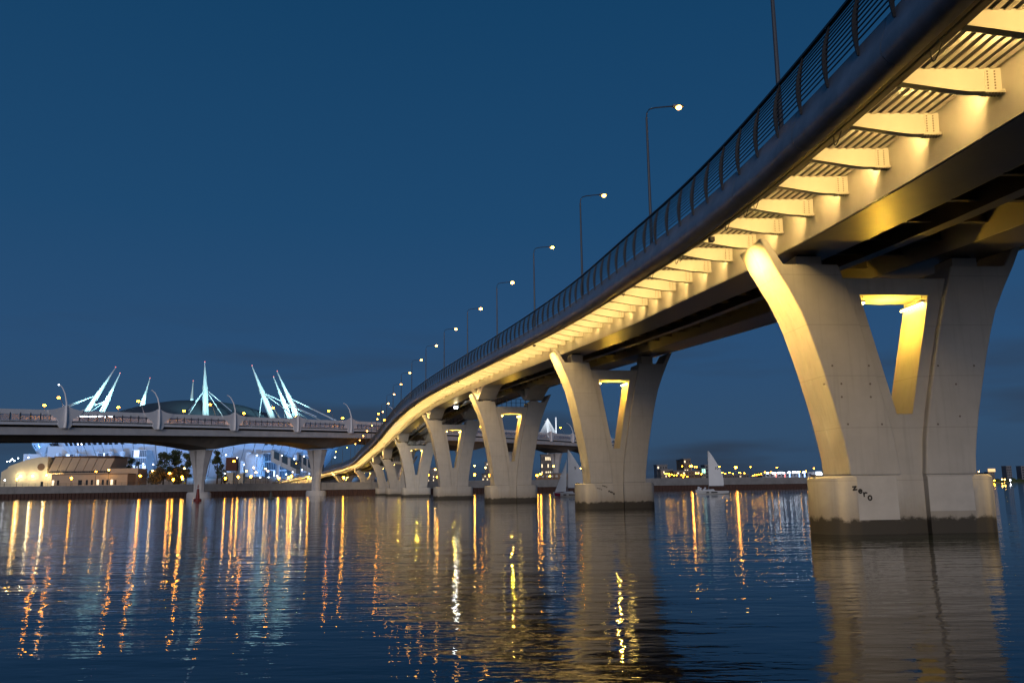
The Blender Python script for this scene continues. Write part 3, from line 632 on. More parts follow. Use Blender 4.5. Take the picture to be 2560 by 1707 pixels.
def haunch(k):
    d = min(abs(k - q_) for q_ in PK[1:]); d = min(1.0, d / 0.92); return (1 - d) ** 2
hsweep(lambda k: [(0.9, -4.62), (HWID - 0.9, -4.62), (HWID - 0.9, -6.6), (0.9, -6.6)], KA, KB, 64).build('edge_girder', 'hw_concrete', hwy)
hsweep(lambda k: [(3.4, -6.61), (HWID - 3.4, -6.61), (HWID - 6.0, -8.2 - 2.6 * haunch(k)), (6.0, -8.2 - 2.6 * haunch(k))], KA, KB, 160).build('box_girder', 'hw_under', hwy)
hsweep(lambda k: [(0.0, -3.0), (HWID, -3.0), (HWID, -3.35), (0.0, -3.35)], KA, KB, 64).build('road_slab', 'deck_asphalt', hwy)
for side, o0 in ((0, 0.0), (1, HWID)):
    sg = 1 if side == 0 else -1
    for k in range(-2, 14):
        ka, kb = k + 0.008, k + 0.992
        hsweep(lambda q_: [(o0, -2.85), (o0 + sg * 0.5, -2.85), (o0 + sg * 0.5, -4.0), (o0, -4.0)][::sg], ka, kb, 4).build('parapet_band', 'hw_white', hwy)
        sag = lambda q_: 0.30 + 1.6 * max(0.0, abs((q_ - k) - 0.5) * 2 - 0.78) ** 1.5 * 4
        hsweep(lambda q_: [(o0 + sg * 0.1, sag(q_) - 0.3), (o0 + sg * 0.3, sag(q_) - 0.3), (o0 + sg * 0.3, -1.25), (o0 + sg * 0.1, -1.25)][::sg], ka, kb, 24).build('top_band', 'hw_white', hwy)
        if side == 0:
            nm = 8
            for j in range(nm):
                q0, q1 = k + 0.14 + 0.72 * j / nm, k + 0.14 + 0.72 * (j + 1) / nm
                hsweep(lambda q_: [(o0 + 0.18, -1.26), (o0 + 0.22, -1.26), (o0 + 0.22, -2.84), (o0 + 0.18, -2.84)], q0 + 0.004, q1 - 0.004, 1).build('glass_pane', 'hw_glass', hwy)
            for j in range(nm + 1):
                q0 = k + 0.14 + 0.72 * j / nm
                hsweep(lambda q_: [(o0 + 0.05, -0.9), (o0 + 0.17, -0.9), (o0 + 0.17, -2.9), (o0 + 0.05, -2.9)], q0 - 0.0035, q0 + 0.0035, 1).build('mullion', 'hw_dark', hwy)
# flared sail plates and curved lamp posts at each station
for k in range(-1, 14):
    for (o0, sg) in ((0.0, 1),):
        hr = [(0.045, -4.85), (0.062, -4.3), (0.066, -4.0), (0.066, -2.84), (0.10, -2.0), (0.145, -1.25), (0.165, -0.6), (0.17, 0.02), (0.12, 0.18), (0.075, 0.45), (0.04, 0.85), (0.015, 1.3)]; pts = [(-a, z) for a, z in hr[::-1]] + hr
        mb = MB(); n_ = len(pts); mb.v = [tuple(Hp(k + a, o0 - 0.12, z)) for a, z in pts] + [tuple(Hp(k + a, o0 + 0.06, z)) for a, z in pts]
        mb.f = [tuple(range(n_)), tuple(range(2*n_-1, n_-1, -1))] + [(i, i + n_, (i+1) % n_ + n_, (i+1) % n_) for i in range(n_)]
        mb.build('sail_plate', 'hw_white', hwy)
    pm = [Hp(k, -0.25, -4.7), Hp(k, -0.45, -3), Hp(k, -0.35, -0.5), Hp(k, -0.1, 2.0), Hp(k, 0.8, 4.6), Hp(k, 2.2, 6.4), Hp(k, 3.6, 7.3)]
    t = tag(MB().tube(pm, 0.34, 8, 0.10).build('arched_lamp_post', 'hw_white', None, smooth=True), ORD[k + 1] + ' arched white lamp post from the left on the near edge of the highway', 'lamp post', 'arched lamp posts on the highway')
    MB().ball(Hp(k, 3.8, 7.25), 0.26, 8, 5, 0.5).build('lamp_head', 'lamp_white' if k % 3 == 0 else 'hw_white', t)
# highway piers
PN = ['', 'flared highway pier standing in the water beside the red buoy', 'flared highway pier standing in the water left of the footbridge ramp']
for i, k in enumerate(PK):
    if i == 0: continue
    c = Hp(k, HWID / 2, 0); a = math.atan2(HN.y, HN.x); top = hz(k) - 8.2 - 2.6 - 0.28; wet = i < 3; b_ = 0 if wet else 4.3
    t = thing('highway_pier', PN[i] if i < 3 else ORD[i - 1] + ' flared highway pier from the left, standing on the land', 'pier', (c.x, c.y, b_), a, 'piers of the highway viaduct')
    h = top - b_
    for sx in (-1, 1):                          # two leaning blades that part near the top
        prof = [(0.0, 1.65, 1.4), (0.35, 1.7, 1.45), (0.62, 2.3, 1.7), (0.85, 3.2, 2.1), (1.0, 3.8, 2.3)]
        mb = MB()
        for f, hx, hy in prof:
            g_ = 0.05 + (0.55 * max(0, (f - 0.35) / 0.65) ** 1.5)
            mb.v += [(sx * g_, -hy, f * h), (sx * (hx - 0.7), -hy, f * h), (sx * hx, -hy + 0.9, f * h), (sx * hx, hy - 0.9, f * h), (sx * (hx - 0.7), hy, f * h), (sx * g_, hy, f * h)]
        n_ = 6
        for r in range(len(prof) - 1):
            for j in range(n_):
                q_ = (r*n_ + j, r*n_ + (j+1) % n_, (r+1)*n_ + (j+1) % n_, (r+1)*n_ + j); mb.f.append(q_ if sx > 0 else q_[::-1])
        mb.f.append(tuple((len(prof)-1)*n_ + j for j in range(n_)) if sx > 0 else tuple((len(prof)-1)*n_ + j for j in range(n_-1, -1, -1)))
        mb.build('blade', 'hw_concrete', t)
    if wet: MB().lathe([(3.9, -2.5), (3.9, 1.3), (3.5, 1.9), (0.1, 1.95)], 24).build('pile_cap', 'hw_concrete', t, smooth=True)
    MB().box((-4.2, -1.9, h), (4.2, 1.9, h + 0.3)).build('bearing_shelf', 'hw_concrete', t)
# sodium lamps of the far carriageways
HI = [(147, 994), (346, 1003), (526, 1011), (683, 1019), (822, 1027), (946, 1034), (1296, 1059), (1401, 1069)]
LO = [(111, 1013), (296, 1018), (460, 1027), (610, 1033), (741, 1040), (857, 1045), (961, 1050), (1202, 1067), (1446, 1074)]
def on_hw(px, py, off):
    r = ray(px, py); base = Vector((HY * -0.525, HY, 0)) + HN * off
    t_ = (base.x * HN.x + base.y * HN.y) / (r[0] * HN.x + r[1] * HN.y); return Vector((r[0] * t_, r[1] * t_, EYE + r[2] * t_))
def hw_k(p): return ((p - Vector((HY * -0.525, HY, 0))).dot(HD) * 1.0) / (HY * math.hypot(0.062, 0.1147))
for k, (px, py) in enumerate(HI):
    p = on_hw(px, py, 13.0); z0 = hz(hw_k(p)) - 3.0
    t = thing('sodium_lamp', ORD[k] + ' tall orange lamp from the left on the highway median', 'street lamp', (p.x, p.y, z0), 0, 'orange lamps on the highway median', local=False)
    q_ = p - HN * 3.0 + Vector((0, 0, -2.2)); f0 = Vector((q_.x - HN.x * 0, q_.y, z0))
    MB().tube([Vector((p.x, p.y, z0)) - HN * 3.2, Vector((p.x, p.y, z0 + (p.z - z0) * 0.55)) - HN * 2.6, Vector((p.x, p.y, z0 + (p.z - z0) * 0.85)) - HN * 1.5, p + Vector((0, 0, 0.1))], 0.16, 6, 0.08).build('curved_pole', 'galvanised', t, smooth=True)
    MB().ball(p, 0.42, 10, 6, 0.6).build('bulb', 'lamp_sodium', t)
for k, (px, py) in enumerate(LO):
    p = on_hw(px, py, 21.0); z0 = hz(hw_k(p)) - 3.0
    t = thing('sodium_lamp', ORD[k] + ' low orange lamp from the left behind the highway parapet', 'street lamp', (p.x, p.y, z0), 0, 'orange lamps behind the highway parapet', local=False)
    MB().tube([(p.x, p.y, z0), (p.x, p.y, p.z)], 0.12, 6).build('pole', 'galvanised', t); MB().ball(p, 0.45, 10, 6, 0.6).build('bulb', 'lamp_sodium', t)
for k in range(0, 14, 1):
    p = Hp(k + 0.5, 9, 6.0); light('SPOT', p, 5200, (1.0, 0.45, 0.2) if k > 5 else (1.0, 0.78, 0.75), 0.5, aim=p + Vector((0, 0, -5)), spot=150, blend=0.6, name='carriageway_light')
# ------------------------------------------------------------------ the stadium
SX, SY = -262.0, 705.0
st = thing('stadium', 'round saucer-shaped football stadium glowing pale blue with white masts', 'stadium', (SX, SY, 4.3), 0)
GZ = 4.3
prof = [(62, 0), (84, 2), (96, 8), (104, 15), (111, 24), (116.5, 34), (120, 43), (120.5, 45), (119, 46)]
n_ = 96
for s_ in range(n_):                           # cladding strips
    a0, a1 = 2*PI*s_/n_, 2*PI*(s_+1)/n_
    if math.sin((a0 + a1) / 2) > 0.35: continue
    mb = MB(); mb.v = [(r*math.cos(a), r*math.sin(a), z) for a in (a0 + 0.0015, a1 - 0.0015) for r, z in prof]; m = len(prof)
    mb.f = [(i, m + i, m + i + 1, i + 1) for i in range(m - 1)]
    mb.build('cladding_panel', 'arena_panel', st, smooth=True)
roofp = [(119, 45.9), (112, 46.5), (100, 48), (86, 51), (70, 56.5), (56, 62), (40, 67), (24, 70), (10, 71.2), (0.5, 71.5)]
MB().lathe(roofp, 64).build('roof', 'arena_roof', st, smooth=True)
def wall_pt(ang, z, push=0.0):
    r = np.interp(z, [q_[1] for q_ in prof], [q_[0] for q_ in prof]) + push; return Vector((r*math.cos(ang), r*math.sin(ang), z))
def facing(px, py):                              # azimuth on the facade for a pixel
    r = ray(px, py); u = r[0] / r[1]; best = None
    for i in range(2000):
        a = -PI * 0.98 + PI * 0.96 * i / 2000; z = 30; p = wall_pt(a, 34); X, Y = SX + p.x, SY + p.y; e = abs(X / Y - u)
        if best is None or e < best[0]: best = (e, a)
    a = best[1]; p = wall_pt(a, 34); Y = SY + p.y; z = EYE + r[2] / r[1] * Y - GZ
    return a, z
for row, (zz_, lst) in enumerate(((30.5, [82, 92, 106, 110, 121, 127, 133, 138, 160, 171, 182, 193, 204, 217, 231, 245, 259, 271, 285, 301, 333, 560, 585, 600, 667, 683, 699, 711, 726, 738, 830, 836]), (38, [76, 88, 232, 332, 350, 651]))):
    for px in lst:
        a, _ = facing(px, 1140); z = zz_
        d = 0.0105
        vs = [wall_pt(a - d, z, 0.25), wall_pt(a + d, z, 0.25), wall_pt(a + d, z + 2.4, 0.25), wall_pt(a - d, z + 2.4, 0.25)]
        vi = [wall_pt(a - d, z, -0.6), wall_pt(a + d, z, -0.6), wall_pt(a + d, z + 2.4, -0.6), wall_pt(a - d, z + 2.4, -0.6)]
        MB().hexa([vs[0], vs[1], vi[1], vi[0], vs[3], vs[2], vi[2], vi[3]]).build('window', 'dark_window', st)
for px, top, wd in [(157.5, 1130, 3.0), (181, 1130, 3.0), (204.5, 1130, 3.0), (256, 1127, 3.2), (284.5, 1126, 3.6), (313, 1125, 3.6), (617, 1129, 4.2), (602.5, 1150, 3.2), (570, 1151, 3.0), (731, 1135, 3.0)]:
    a, z = facing(px, top); p = wall_pt(a, 20, 12); z = max(12, z * 0.97)
    MB().lathe([(wd / 2, 0), (wd / 2, z)], 14, (p.x, p.y, 0)).build('column', 'arena_white', st, smooth=True)
# glazed stair towers
for x0, x1, y0 in [(82, 93, 1132), (118, 140, 1128), (185, 201, 1132), (260, 284, 1129), (340, 374, 1122), (649, 678, 1130), (688, 705, 1131), (757, 770, 1134)]:
    a0, z = facing(x0, y0); a1, _ = facing(x1, y0); z *= 0.97; m_ = max(2, int((x1 - x0) / 4)); rows = max(2, int(z / 5))
    p, q_ = wall_pt(a0, 22, 13), wall_pt(a1, 22, 13); p.z = q_.z = 0; inn = -Vector((math.cos((a0+a1)/2), math.sin((a0+a1)/2), 0)) * 16
    tw = MB().hexa([p, q_, q_ + inn, p + inn, p + Vector((0, 0, z)), q_ + Vector((0, 0, z)), q_ + inn * 1.0 + Vector((0, 0, z)), p + inn + Vector((0, 0, z))]).build('stair_tower', 'arena_white', st)
    dv = (q_ - p); nl = dv.length; dv.normalize(); fn = -inn.normalized() * 0.15
    for i in range(m_):
        for j in range(rows):
            A = p + dv * (nl * (i + 0.08) / m_) + fn + Vector((0, 0, z * (j + 0.08) / rows)); B = p + dv * (nl * (i + 0.92) / m_) + fn + Vector((0, 0, z * (j + 0.08) / rows)); hh = Vector((0, 0, z * 0.84 / rows))
            MB().add([A, B, B + hh, A + hh], [(0, 1, 2, 3)]).build('pane', 'lit_pane' if random.random() < 0.16 else 'arena_glass', tw)
# entrance vault, escalator ramps, podium
a, z = facing(631, 1134); p = wall_pt(a, 20, 15); MB().lathe([(6.5, 0), (6.5, z * 0.86), (5.8, z * 0.93), (3.8, z * 0.98), (0.2, z)], 20, (p.x, p.y, 0)).build('entrance_vault', 'arena_white', st, smooth=True)
for (xa, ya, xb, yb) in ((678, 1142, 740, 1172), (742, 1150, 778, 1172), (752, 1160, 800, 1180)):
    A, B = at(xa, ya, 575), at(xb, yb, 560); A, B = A - Vector((SX, SY, GZ)), B - Vector((SX, SY, GZ)); n0 = Vector((0.1, 0.9, 0)) * 9
    for k in range(9):
        t0, t1 = k / 9, (k + 0.94) / 9; a_, b_ = A.lerp(B, t0), A.lerp(B, t1)
        MB().hexa([a_, b_, b_ + n0, a_ + n0, a_ + Vector((0, 0, 5)), b_ + Vector((0, 0, 5)), b_ + n0 + Vector((0, 0, 5)), a_ + n0 + Vector((0, 0, 5))]).build('escalator_hall', 'arena_glass' if k % 3 else 'arena_white', st)
    MB().hexa([A - Vector((0, 0, 3)), B - Vector((0, 0, 3)), B + n0 - Vector((0, 0, 3)), A + n0 - Vector((0, 0, 3)), A - Vector((0, 0, .05)), B - Vector((0, 0, .05)), B + n0 - Vector((0, 0, .05)), A + n0 - Vector((0, 0, .05))]).build('ramp_beam', 'arena_white', st)
MB().lathe([(155, -4), (155, 6.0), (150, 7.2), (62, 7.3)], 64).build('podium', 'city_pale', st)
MB().hexa([Vector(v) for v in ((-75, -166, -4), (10, -168, -4), (10, -150, -4), (-75, -150, -4), (-75, -160, 7), (10, -160, 7), (10, -150, 7), (-75, -150, 7))]).build('grass_bank', 'leaf_dark', st)
pb = at(579, 1153, 560) - Vector((SX, SY, GZ)); MB().box((pb.x - 3.6, pb.y, pb.z - 6), (pb.x + 3.6, pb.y + 3, pb.z + 2.5)).build('dark_screen', 'brown_wall', st)
# masts leaning in over the roof, each with its stays
TOPS = [(289, 919, 676), (300, 934, 709), (375, 946, 743), (483, 953, 765), (512, 906, 655), (630, 915, 677), (684, 943, 744), (693, 929, 711)]
for k, (px, py, Y) in enumerate(TOPS):
    tp = at(px, py, Y) - Vector((SX, SY, GZ)); rad = Vector((tp.x, tp.y, 0)).normalized(); bs = rad * 88 + Vector((0, 0, 46))
    j1 = bs.lerp(tp, 0.56)
    m_ = MB().tube([bs, bs.lerp(tp, 0.15), bs.lerp(tp, 0.5), j1], 2.5, 8, 1.8).build('mast', 'mast_white', st, smooth=True)
    MB().tube([j1, bs.lerp(tp, 0.62)], 2.1, 8, 1.7).build('mast_collar', 'mast_white', m_, smooth=True)
    MB().tube([bs.lerp(tp, 0.62), bs.lerp(tp, 0.8), tp], 1.55, 8, 0.25).build('mast_spire', 'mast_white', m_, smooth=True)
    MB().ball(tp + Vector((0, 0, 0.5)), 0.42, 8, 5).build('beacon', 'lamp_red', m_)
    tang = Vector((-rad.y, rad.x, 0))
    for e in (rad * 116 + tang * 14 + Vector((0, 0, 54)), rad * 116 - tang * 14 + Vector((0, 0, 54)), rad * 84 + tang * 15 + Vector((0, 0, 48)), rad * 84 - tang * 15 + Vector((0, 0, 48))):
        MB().tube([j1, e], 0.32, 5).build('stay_cable', 'mast_white', m_)
    wp = Vector((SX, SY, GZ)); mid = bs.lerp(tp, 0.5) + wp
    toward = Vector((-mid.x, -mid.y, 0)).normalized()
    light('SPOT', bs + wp + toward * 34 + Vector((0, 0, 24)), 170000, (0.42, 0.92, 1.0), 0.8, aim=bs.lerp(tp, 0.5) + wp, spot=62, blend=0.9, name='mast_light')
for k in range(9):                               # floodlights round the podium washing the cladding
    a = -PI * 0.98 + PI * 0.96 * k / 8
    p = Vector((SX + 172*math.cos(a), SY + 172*math.sin(a), GZ + 12)); light('SPOT', p, 66000, (0.13, 0.42, 1.0), 1.0, aim=(SX + 112*math.cos(a), SY + 112*math.sin(a), GZ + 34), spot=110, blend=0.8, name='facade_light')
# glowing letters along the roof edge
sg = thing('roof_sign', 'long bright white illuminated sign on the stadium roof edge', 'sign', at(229, 1042, 600), 0, local=False)
x = 190
for wd_, gp, ht in [(5, 3, 10)] + [(w_, 1.2, h_) for w_, h_ in ((5, 4.5), (4, 4), (4, 4), (5, 4), (4, 4), (4, 4), (4, 4.5), (4, 4))] + [(1.0, 3, 0.01)] + [(6, 1.5, 7.5), (6, 1.5, 7.5), (6, 1.4, 7.5), (6, 1.4, 7.5), (5, 1, 7.5)]:
    a_, b_ = at(x, 1044, 600), at(x + wd_, 1044 - ht, 600)
    MB().box((a_.x, 599.5, min(a_.z, b_.z) ), (b_.x, 600.5, max(a_.z, b_.z))).build('letter', 'sign_white', sg); x += wd_ + gp
MB().box((at(188, 1046, 600).x, 600.6, at(188, 1046, 600).z - 6), (at(271, 1046, 600).x, 601.4, at(188, 1046, 600).z)).build('support', 'arena_roof', sg)
# ------------------------------------------------------------------ the barrel-roofed hall on the quay
c = at(150, 1210, 385); hall = thing('sports_hall', 'cream hall with curved roof and wall lamps at the left', 'building', (c.x, 385, 4.3), math.radians(4))
def hx(px, Y=385): return at(px, 1200, Y).x - c.x
def hh_(px, py, Y=385): return at(px, py, Y).z - 4.3
arcp = [(22, 1167), (30, 1163), (45, 1157), (60, 1151.5), (75, 1147), (92, 1143.5), (108, 1142), (117, 1141.5)]
poly = [(hx(7), 0), (hx(117), 0)] + [(hx(px), hh_(px, py)) for px, py in arcp[::-1]] + [(hx(22), hh_(22, 1170)), (hx(7), hh_(7, 1180))]
MB().prism(poly, 0, 34).build('end_wall', 'hall_cream', hall)
W0, W1 = hx(117.4), hx(265); topz, midz = hh_(117, 1142.5), hh_(200, 1182)
nb = 7
for i in range(nb):                              # leaning wall panels with dark joints
    a_, b_ = W0 + (W1 - W0) * i / nb + 0.12, W0 + (W1 - W0) * (i + 1) / nb - 0.12
    MB().hexa([(a_, 0, midz), (b_, 0, midz), (b_, 20, midz), (a_, 20, midz), (a_ + 1.2, 4, topz - 0.1 * i), (b_ + 1.2, 4, topz - 0.1 * i), (b_ + 1.2, 20, topz), (a_ + 1.2, 20, topz)]).build('wall_panel', 'hall_tan', hall)
    for j in range(4):
        xa = a_ + 0.7 + j * 1.0; MB().box((xa, -0.12, midz + 0.15), (xa + 0.75, 0.3, midz + 0.85)).build('window', 'dark_window', hall)
MB().box((W0, 0.25, 0), (W1, 22, midz + 0.001)).build('core', 'hall_trim', hall)
MB().box((W0, 0, 0.0), (hx(150), 0.24, midz - 0.02)).build('lower_wall', 'hall_cream', hall)
MB().box((hx(150.4), 0, hh_(200, 1187)), (W1, 0.24, midz - 0.02)).build('clerestory_wall', 'hall_tan', hall)
MB().box((W0 + 1.0, 3.6, topz), (W1 + 1.4, 22, topz + 0.5)).build('roof_edge', 'hall_trim', hall)
E0, E1, ez = hx(152), hx(332), hh_(200, 1187)
MB().box((E0, -9, 0), (E1, -0.05, ez)).build('annex', 'hall_tan', hall); MB().box((E0 - 0.3, -9.3, ez), (E1 + 0.3, 0, ez + 0.35)).build('annex_roof', 'hall_trim', hall)
MB().box((hx(268), 0.3, 0), (hx(338), 12, hh_(300, 1170))).build('rear_block', 'hall_tan', hall)
for px, lit in [(156, 1), (168, 0), (218, 0), (222, 0), (236, 0), (248, 0), (262, 1), (274, 0), (285, 0), (295, 1), (304, 0)]:
    x = hx(px); MB().box((x - 0.45, -9.08, 1.2), (x + 0.45, -8.9, 3.4)).build('window', 'lit_window' if lit else 'dark_window', hall)
MB().lathe([(1.6, -0.1), (1.6, 0.0)], 20).build('round_emblem', 'hall_trim', hall, M=None).matrix_basis = Matrix.Translation((hx(102), -0.06, hh_(102, 1167))) @ Matrix.Rotation(PI/2, 4, 'X')
MB().box((hx(104), -0.1, 0), (hx(110), 0.05, 3)).build('door', 'dark_window', hall)
for px, py in ((51, 1190), (82, 1189.5), (116.5, 1187.5), (143, 1188)):
    p = at(px, py, 383.6); t = tag(MB().ball((p.x, p.y, p.z), 0.34, 8, 5).build('wall_lamp', 'lamp_warm'), {51: 'leftmost', 82: 'second from the left', 116.5: 'third from the left', 143: 'rightmost'}[px] + ' warm wall lamp on the cream hall', 'wall lamp', 'wall lamps on the cream hall')
    light('POINT', (p.x, p.y - 1.6, p.z), 520, (1.0, 0.82, 0.42), 0.3, name='wall_light')
# ------------------------------------------------------------------ trees
def tree(name, label, px, py_top, Y, wpx, leaves, matn, grp=None, z0=4.3):
    top = at(px, py_top, Y); H_ = top.z - z0; R_ = wpx / F * Y / 2
    t = thing(name, label, 'tree', (top.x, Y, z0), 0, grp)
    tr = MB().tube([(0, 0, -0.2), (0.1, 0, H_*0.25), (-0.1, 0.1, H_*0.55), (0.05, 0, H_*0.85)], H_*0.022 + 0.08, 7, 0.05)
    for k in range(9):
        a = k * 2.4; z = H_ * (0.25 + 0.06 * k); tr.tube([(0, 0, z), (R_*0.45*math.cos(a), R_*0.45*math.sin(a), z + H_*0.08), (R_*0.8*math.cos(a), R_*0.8*math.sin(a), z + H_*0.12)], H_*0.008 + 0.03, 4, 0.02)
    tr.build('trunk', 'bark', t)
    cl = [(random.gauss(0, R_*0.42), random.gauss(0, R_*0.42), H_*random.uniform(0.28, 0.92), random.uniform(0.22, 0.42)*R_) for _ in range(16)]
    cl = [(x*(1.15 - 0.7*z/H_), y*(1.15 - 0.7*z/H_), z, r) for x, y, z, r in cl]
    lv = MB(); sz = max(0.16, R_ * 0.075)
    for _ in range(leaves):
        x, y, z, r = random.choice(cl); d = Vector((random.gauss(0, 1), random.gauss(0, 1), random.gauss(0, 0.8))).normalized() * r * random.random() ** 0.4
        p = Vector((x, y, z)) + d
        if p.z < H_*0.12: continue
        u = Vector((random.gauss(0, 1), random.gauss(0, 1), random.gauss(0, 1))).normalized(); v = u.cross(Vector((random.gauss(0, 1), random.gauss(0, 1), random.gauss(0, 1)))).normalized(); s_ = sz * random.uniform(0.6, 1.4)
        lv.add([p - u*s_, p + v*s_*0.6, p + u*s_, p - v*s_*0.6], [(0, 1, 2, 3)])
    lv.build('crown', matn, t)
tree('leafy_tree', 'small dark tree left of the glass stair tower, before the stadium', 330, 1137, 420, 34, 1500, 'leaf_dark')
tree('leafy_tree', 'slim dark tree in front of the glass stair tower', 348, 1141, 425, 22, 900, 'leaf_dark')
tree('leafy_tree', 'low dark bush-like tree at the left edge of the tree belt', 303, 1152, 430, 22, 800, 'leaf_dark')
for k, (px, py, Y, wd_, lab) in enumerate([(412, 1127, 400, 46, 'tall dark tree at the left of the clump beside the highway pier'), (440, 1122, 412, 52, 'tallest dark tree in the clump left of the highway pier'), (468, 1128, 395, 46, 'tall dark tree just left of the highway pier'),
                                           (392, 1166, 372, 60, 'round brown-lit tree behind the orange street lamp'), (450, 1168, 370, 60, 'low round tree lit amber by the promenade lamps'), (546, 1122, 390, 36, 'tall dark tree just right of the highway pier'), (556, 1148, 380, 30, 'shorter dark tree right of the highway pier'), (564, 1185, 360, 18, 'small bush beside the low white kiosk')]):
    tree('leafy_tree', lab, px, py, Y, wd_, 2600 if wd_ > 30 else 900, 'leaf_brown' if k in (3, 4, 7) else 'leaf_dark')
# ------------------------------------------------------------------ street lamps on the promenade and beyond
def lamp(label, px, py, Y, matn, r, z0=4.3, group='lamps along the promenade', globe=True, E=0):
    p = at(px, py, Y); t = thing('street_lamp', label, 'street lamp', (p.x, Y, z0), 0, group)
    h = p.z - z0
    if h > 1.0: MB().tube([(0, 0, 0), (0, 0, h * 0.5), (0, 0, h - r * 0.5)], 0.09, 6, 0.05).build('pole', 'lamp_pole', t)
    if globe: MB().lathe([(0.02, h - r*1.5), (r*0.55, h - r*1.1), (r, h + r*0.2), (r*0.8, h + r*0.7), (0.05, h + r*0.9)], 10).build('lantern', matn, t, smooth=True)
    else: MB().ball((0, 0, h), r, 10, 6, 0.7).build('bulb', matn, t)
    if E: light('POINT', (p.x, Y - r - 0.3, p.z - r), E, {'lamp_sodium': (1, 0.42, 0.08), 'lamp_warm': (1, 0.65, 0.25), 'lamp_amber': (1, 0.55, 0.1), 'lamp_white': (0.85, 0.92, 1)}[matn], 0.3, name='street_light')
PROM = [(42.5, 1197, 'lamp_amber'), (178.5, 1194.5, 'lamp_amber'), (433, 1198, 'lamp_amber'), (455, 1191.5, 'lamp_amber'), (456, 1196, 'lamp_amber'), (563.5, 1195, 'lamp_amber'), (595.5, 1191.5, 'lamp_amber'), (627, 1191, 'lamp_amber'), (697, 1194.5, 'lamp_amber'), (721.5, 1193.5, 'lamp_amber'), (728.5, 1189.5, 'lamp_amber'), (770.5, 1192.5, 'lamp_amber'), (859, 1193, 'lamp_amber'), (1070, 1187, 'lamp_amber'), (1186.5, 1186, 'lamp_amber'), (1224.5, 1187.5, 'lamp_amber'), (1228.5, 1194, 'lamp_amber'), (1238.5, 1195.5, 'lamp_amber')]
for k, (px, py, m_) in enumerate(PROM): lamp(ORD[k] + ' amber lantern from the left along the promenade', px, py, 352, m_, 0.42, E=150 if k % 2 == 0 else 0)
TALL = [(240, 1178.5, 'lamp_amber', 372), (272, 1174.5, 'lamp_warm', 376), (350.5, 1189, 'lamp_sodium', 360), (381.5, 1176.5, 'lamp_warm', 372), (408.5, 1187, 'lamp_amber', 380), (424, 1183, 'lamp_sodium', 366), (448, 1185, 'lamp_warm', 370), (461, 1170.5, 'lamp_warm', 380), (485, 1173, 'lamp_warm', 365), (585, 1153, 'lamp_sodium', 420), (616, 1177, 'lamp_warm', 400), (634, 1168.5, 'lamp_warm', 420), (640, 1180.5, 'lamp_warm', 400), (664.5, 1171, 'lamp_warm', 410), (670, 1178, 'lamp_warm', 405), (1088, 1173, 'lamp_warm', 400), (1094, 1191.5, 'lamp_sodium', 360), (1186.5, 1164, 'lamp_warm', 420), (1214, 1169, 'lamp_warm', 420), (1228, 1194, 'lamp_sodium', 356), (1342.5, 1188, 'lamp_sodium', 352), (1351.5, 1184.5, 'lamp_sodium', 356), (1384, 1165, 'lamp_warm', 400), (1450.5, 1171, 'lamp_warm', 390), (1478, 1164, 'lamp_warm', 390), (1463, 1183.5, 'lamp_amber', 370), (1449, 1192.5, 'lamp_amber', 365), (1374.5, 1190, 'lamp_amber', 362), (1508, 1172, 'lamp_warm', 400)]
for k, (px, py, m_, Y) in enumerate(TALL): lamp(ORD[k] + ' tall street lamp from the left behind the embankment', px, py, Y, m_, 0.5 if m_ == 'lamp_sodium' else 0.36, group='tall street lamps behind the embankment', globe=False, E=380 if m_ == 'lamp_sodium' else (160 if k % 2 else 0))
WHT = [(18, 1153, 600), (24.5, 1152.5, 600), (28.5, 1149, 600), (31, 1147, 600), (36, 1151.5, 600), (45.5, 1145, 600), (71, 1143, 600), (195, 1110, 560), (204, 1110, 560), (161, 1190.8, 380), (12, 1200, 370), (358, 1159.5, 520), (383, 1160.5, 520), (565, 1137, 540), (593, 1144, 540), (642, 1138, 540), (705, 1138.5, 540), (735.5, 1147, 540), (760, 1140, 540), (837.5, 1142.5, 540), (610, 1161, 500), (650.5, 1193, 420), (671.5, 1192.5, 420), (692.5, 1189.5, 420), (715.5, 1185, 430), (731.5, 1179.5, 430), (755, 1174.5, 440), (562, 1183, 420)]
for k, (px, py, Y) in enumerate(WHT): lamp(ORD[k] + ' white floodlight from the list of lights around the stadium' if False else ORD[k] + ' white park lamp from the left around the stadium grounds', px, py, Y, 'lamp_white', 0.36 if Y > 450 else 0.28, group='white lamps around the stadium', globe=False, E=0)
# ------------------------------------------------------------------ far bank to the right: buildings and lamps
def block(label, x0, x1, ytop, Y, matn, rows, cols, lit=0.2, z0=4.3, depth=14, cat='building'):
    a_, b_ = at(x0, ytop, Y), at(x1, ytop, Y); h = (a_.z + b_.z) / 2 - z0; wd_ = b_.x - a_.x
    t = thing('city_building', label, cat, ((a_.x + b_.x) / 2, Y, z0), 0)
    MB().box((-wd_/2, 0, -0.3), (wd_/2, depth, h)).build('wall', matn, t); MB().box((-wd_/2 - 0.3, -0.3, h + 0.002), (wd_/2 + 0.3, depth + 0.3, h + 0.7)).build('roof', 'city_grey', t)
    for i in range(cols):
        for j in range(rows):
            x = -wd_/2 + wd_ * (i + 0.25) / cols; z = h * (j + 0.28) / rows
            MB().box((x, -0.12, z), (x + wd_ * 0.5 / cols, 0.05, z + h * 0.45 / rows)).build('window', 'lit_window' if random.random() < lit else 'dark_window', t)
    return t
block('dark stepped building behind the second pier, on the far bank', 1642, 1668, 1163, 640, 'city_grey', 4, 4)
block('pale lit building on the far bank right of the second pier', 1652, 1682, 1175, 560, 'city_pale', 3, 6, 0.3)
block('tall brown building with a turret behind the orange lamp', 1700, 1722, 1150, 620, 'city_brick', 5, 4, 0.15)
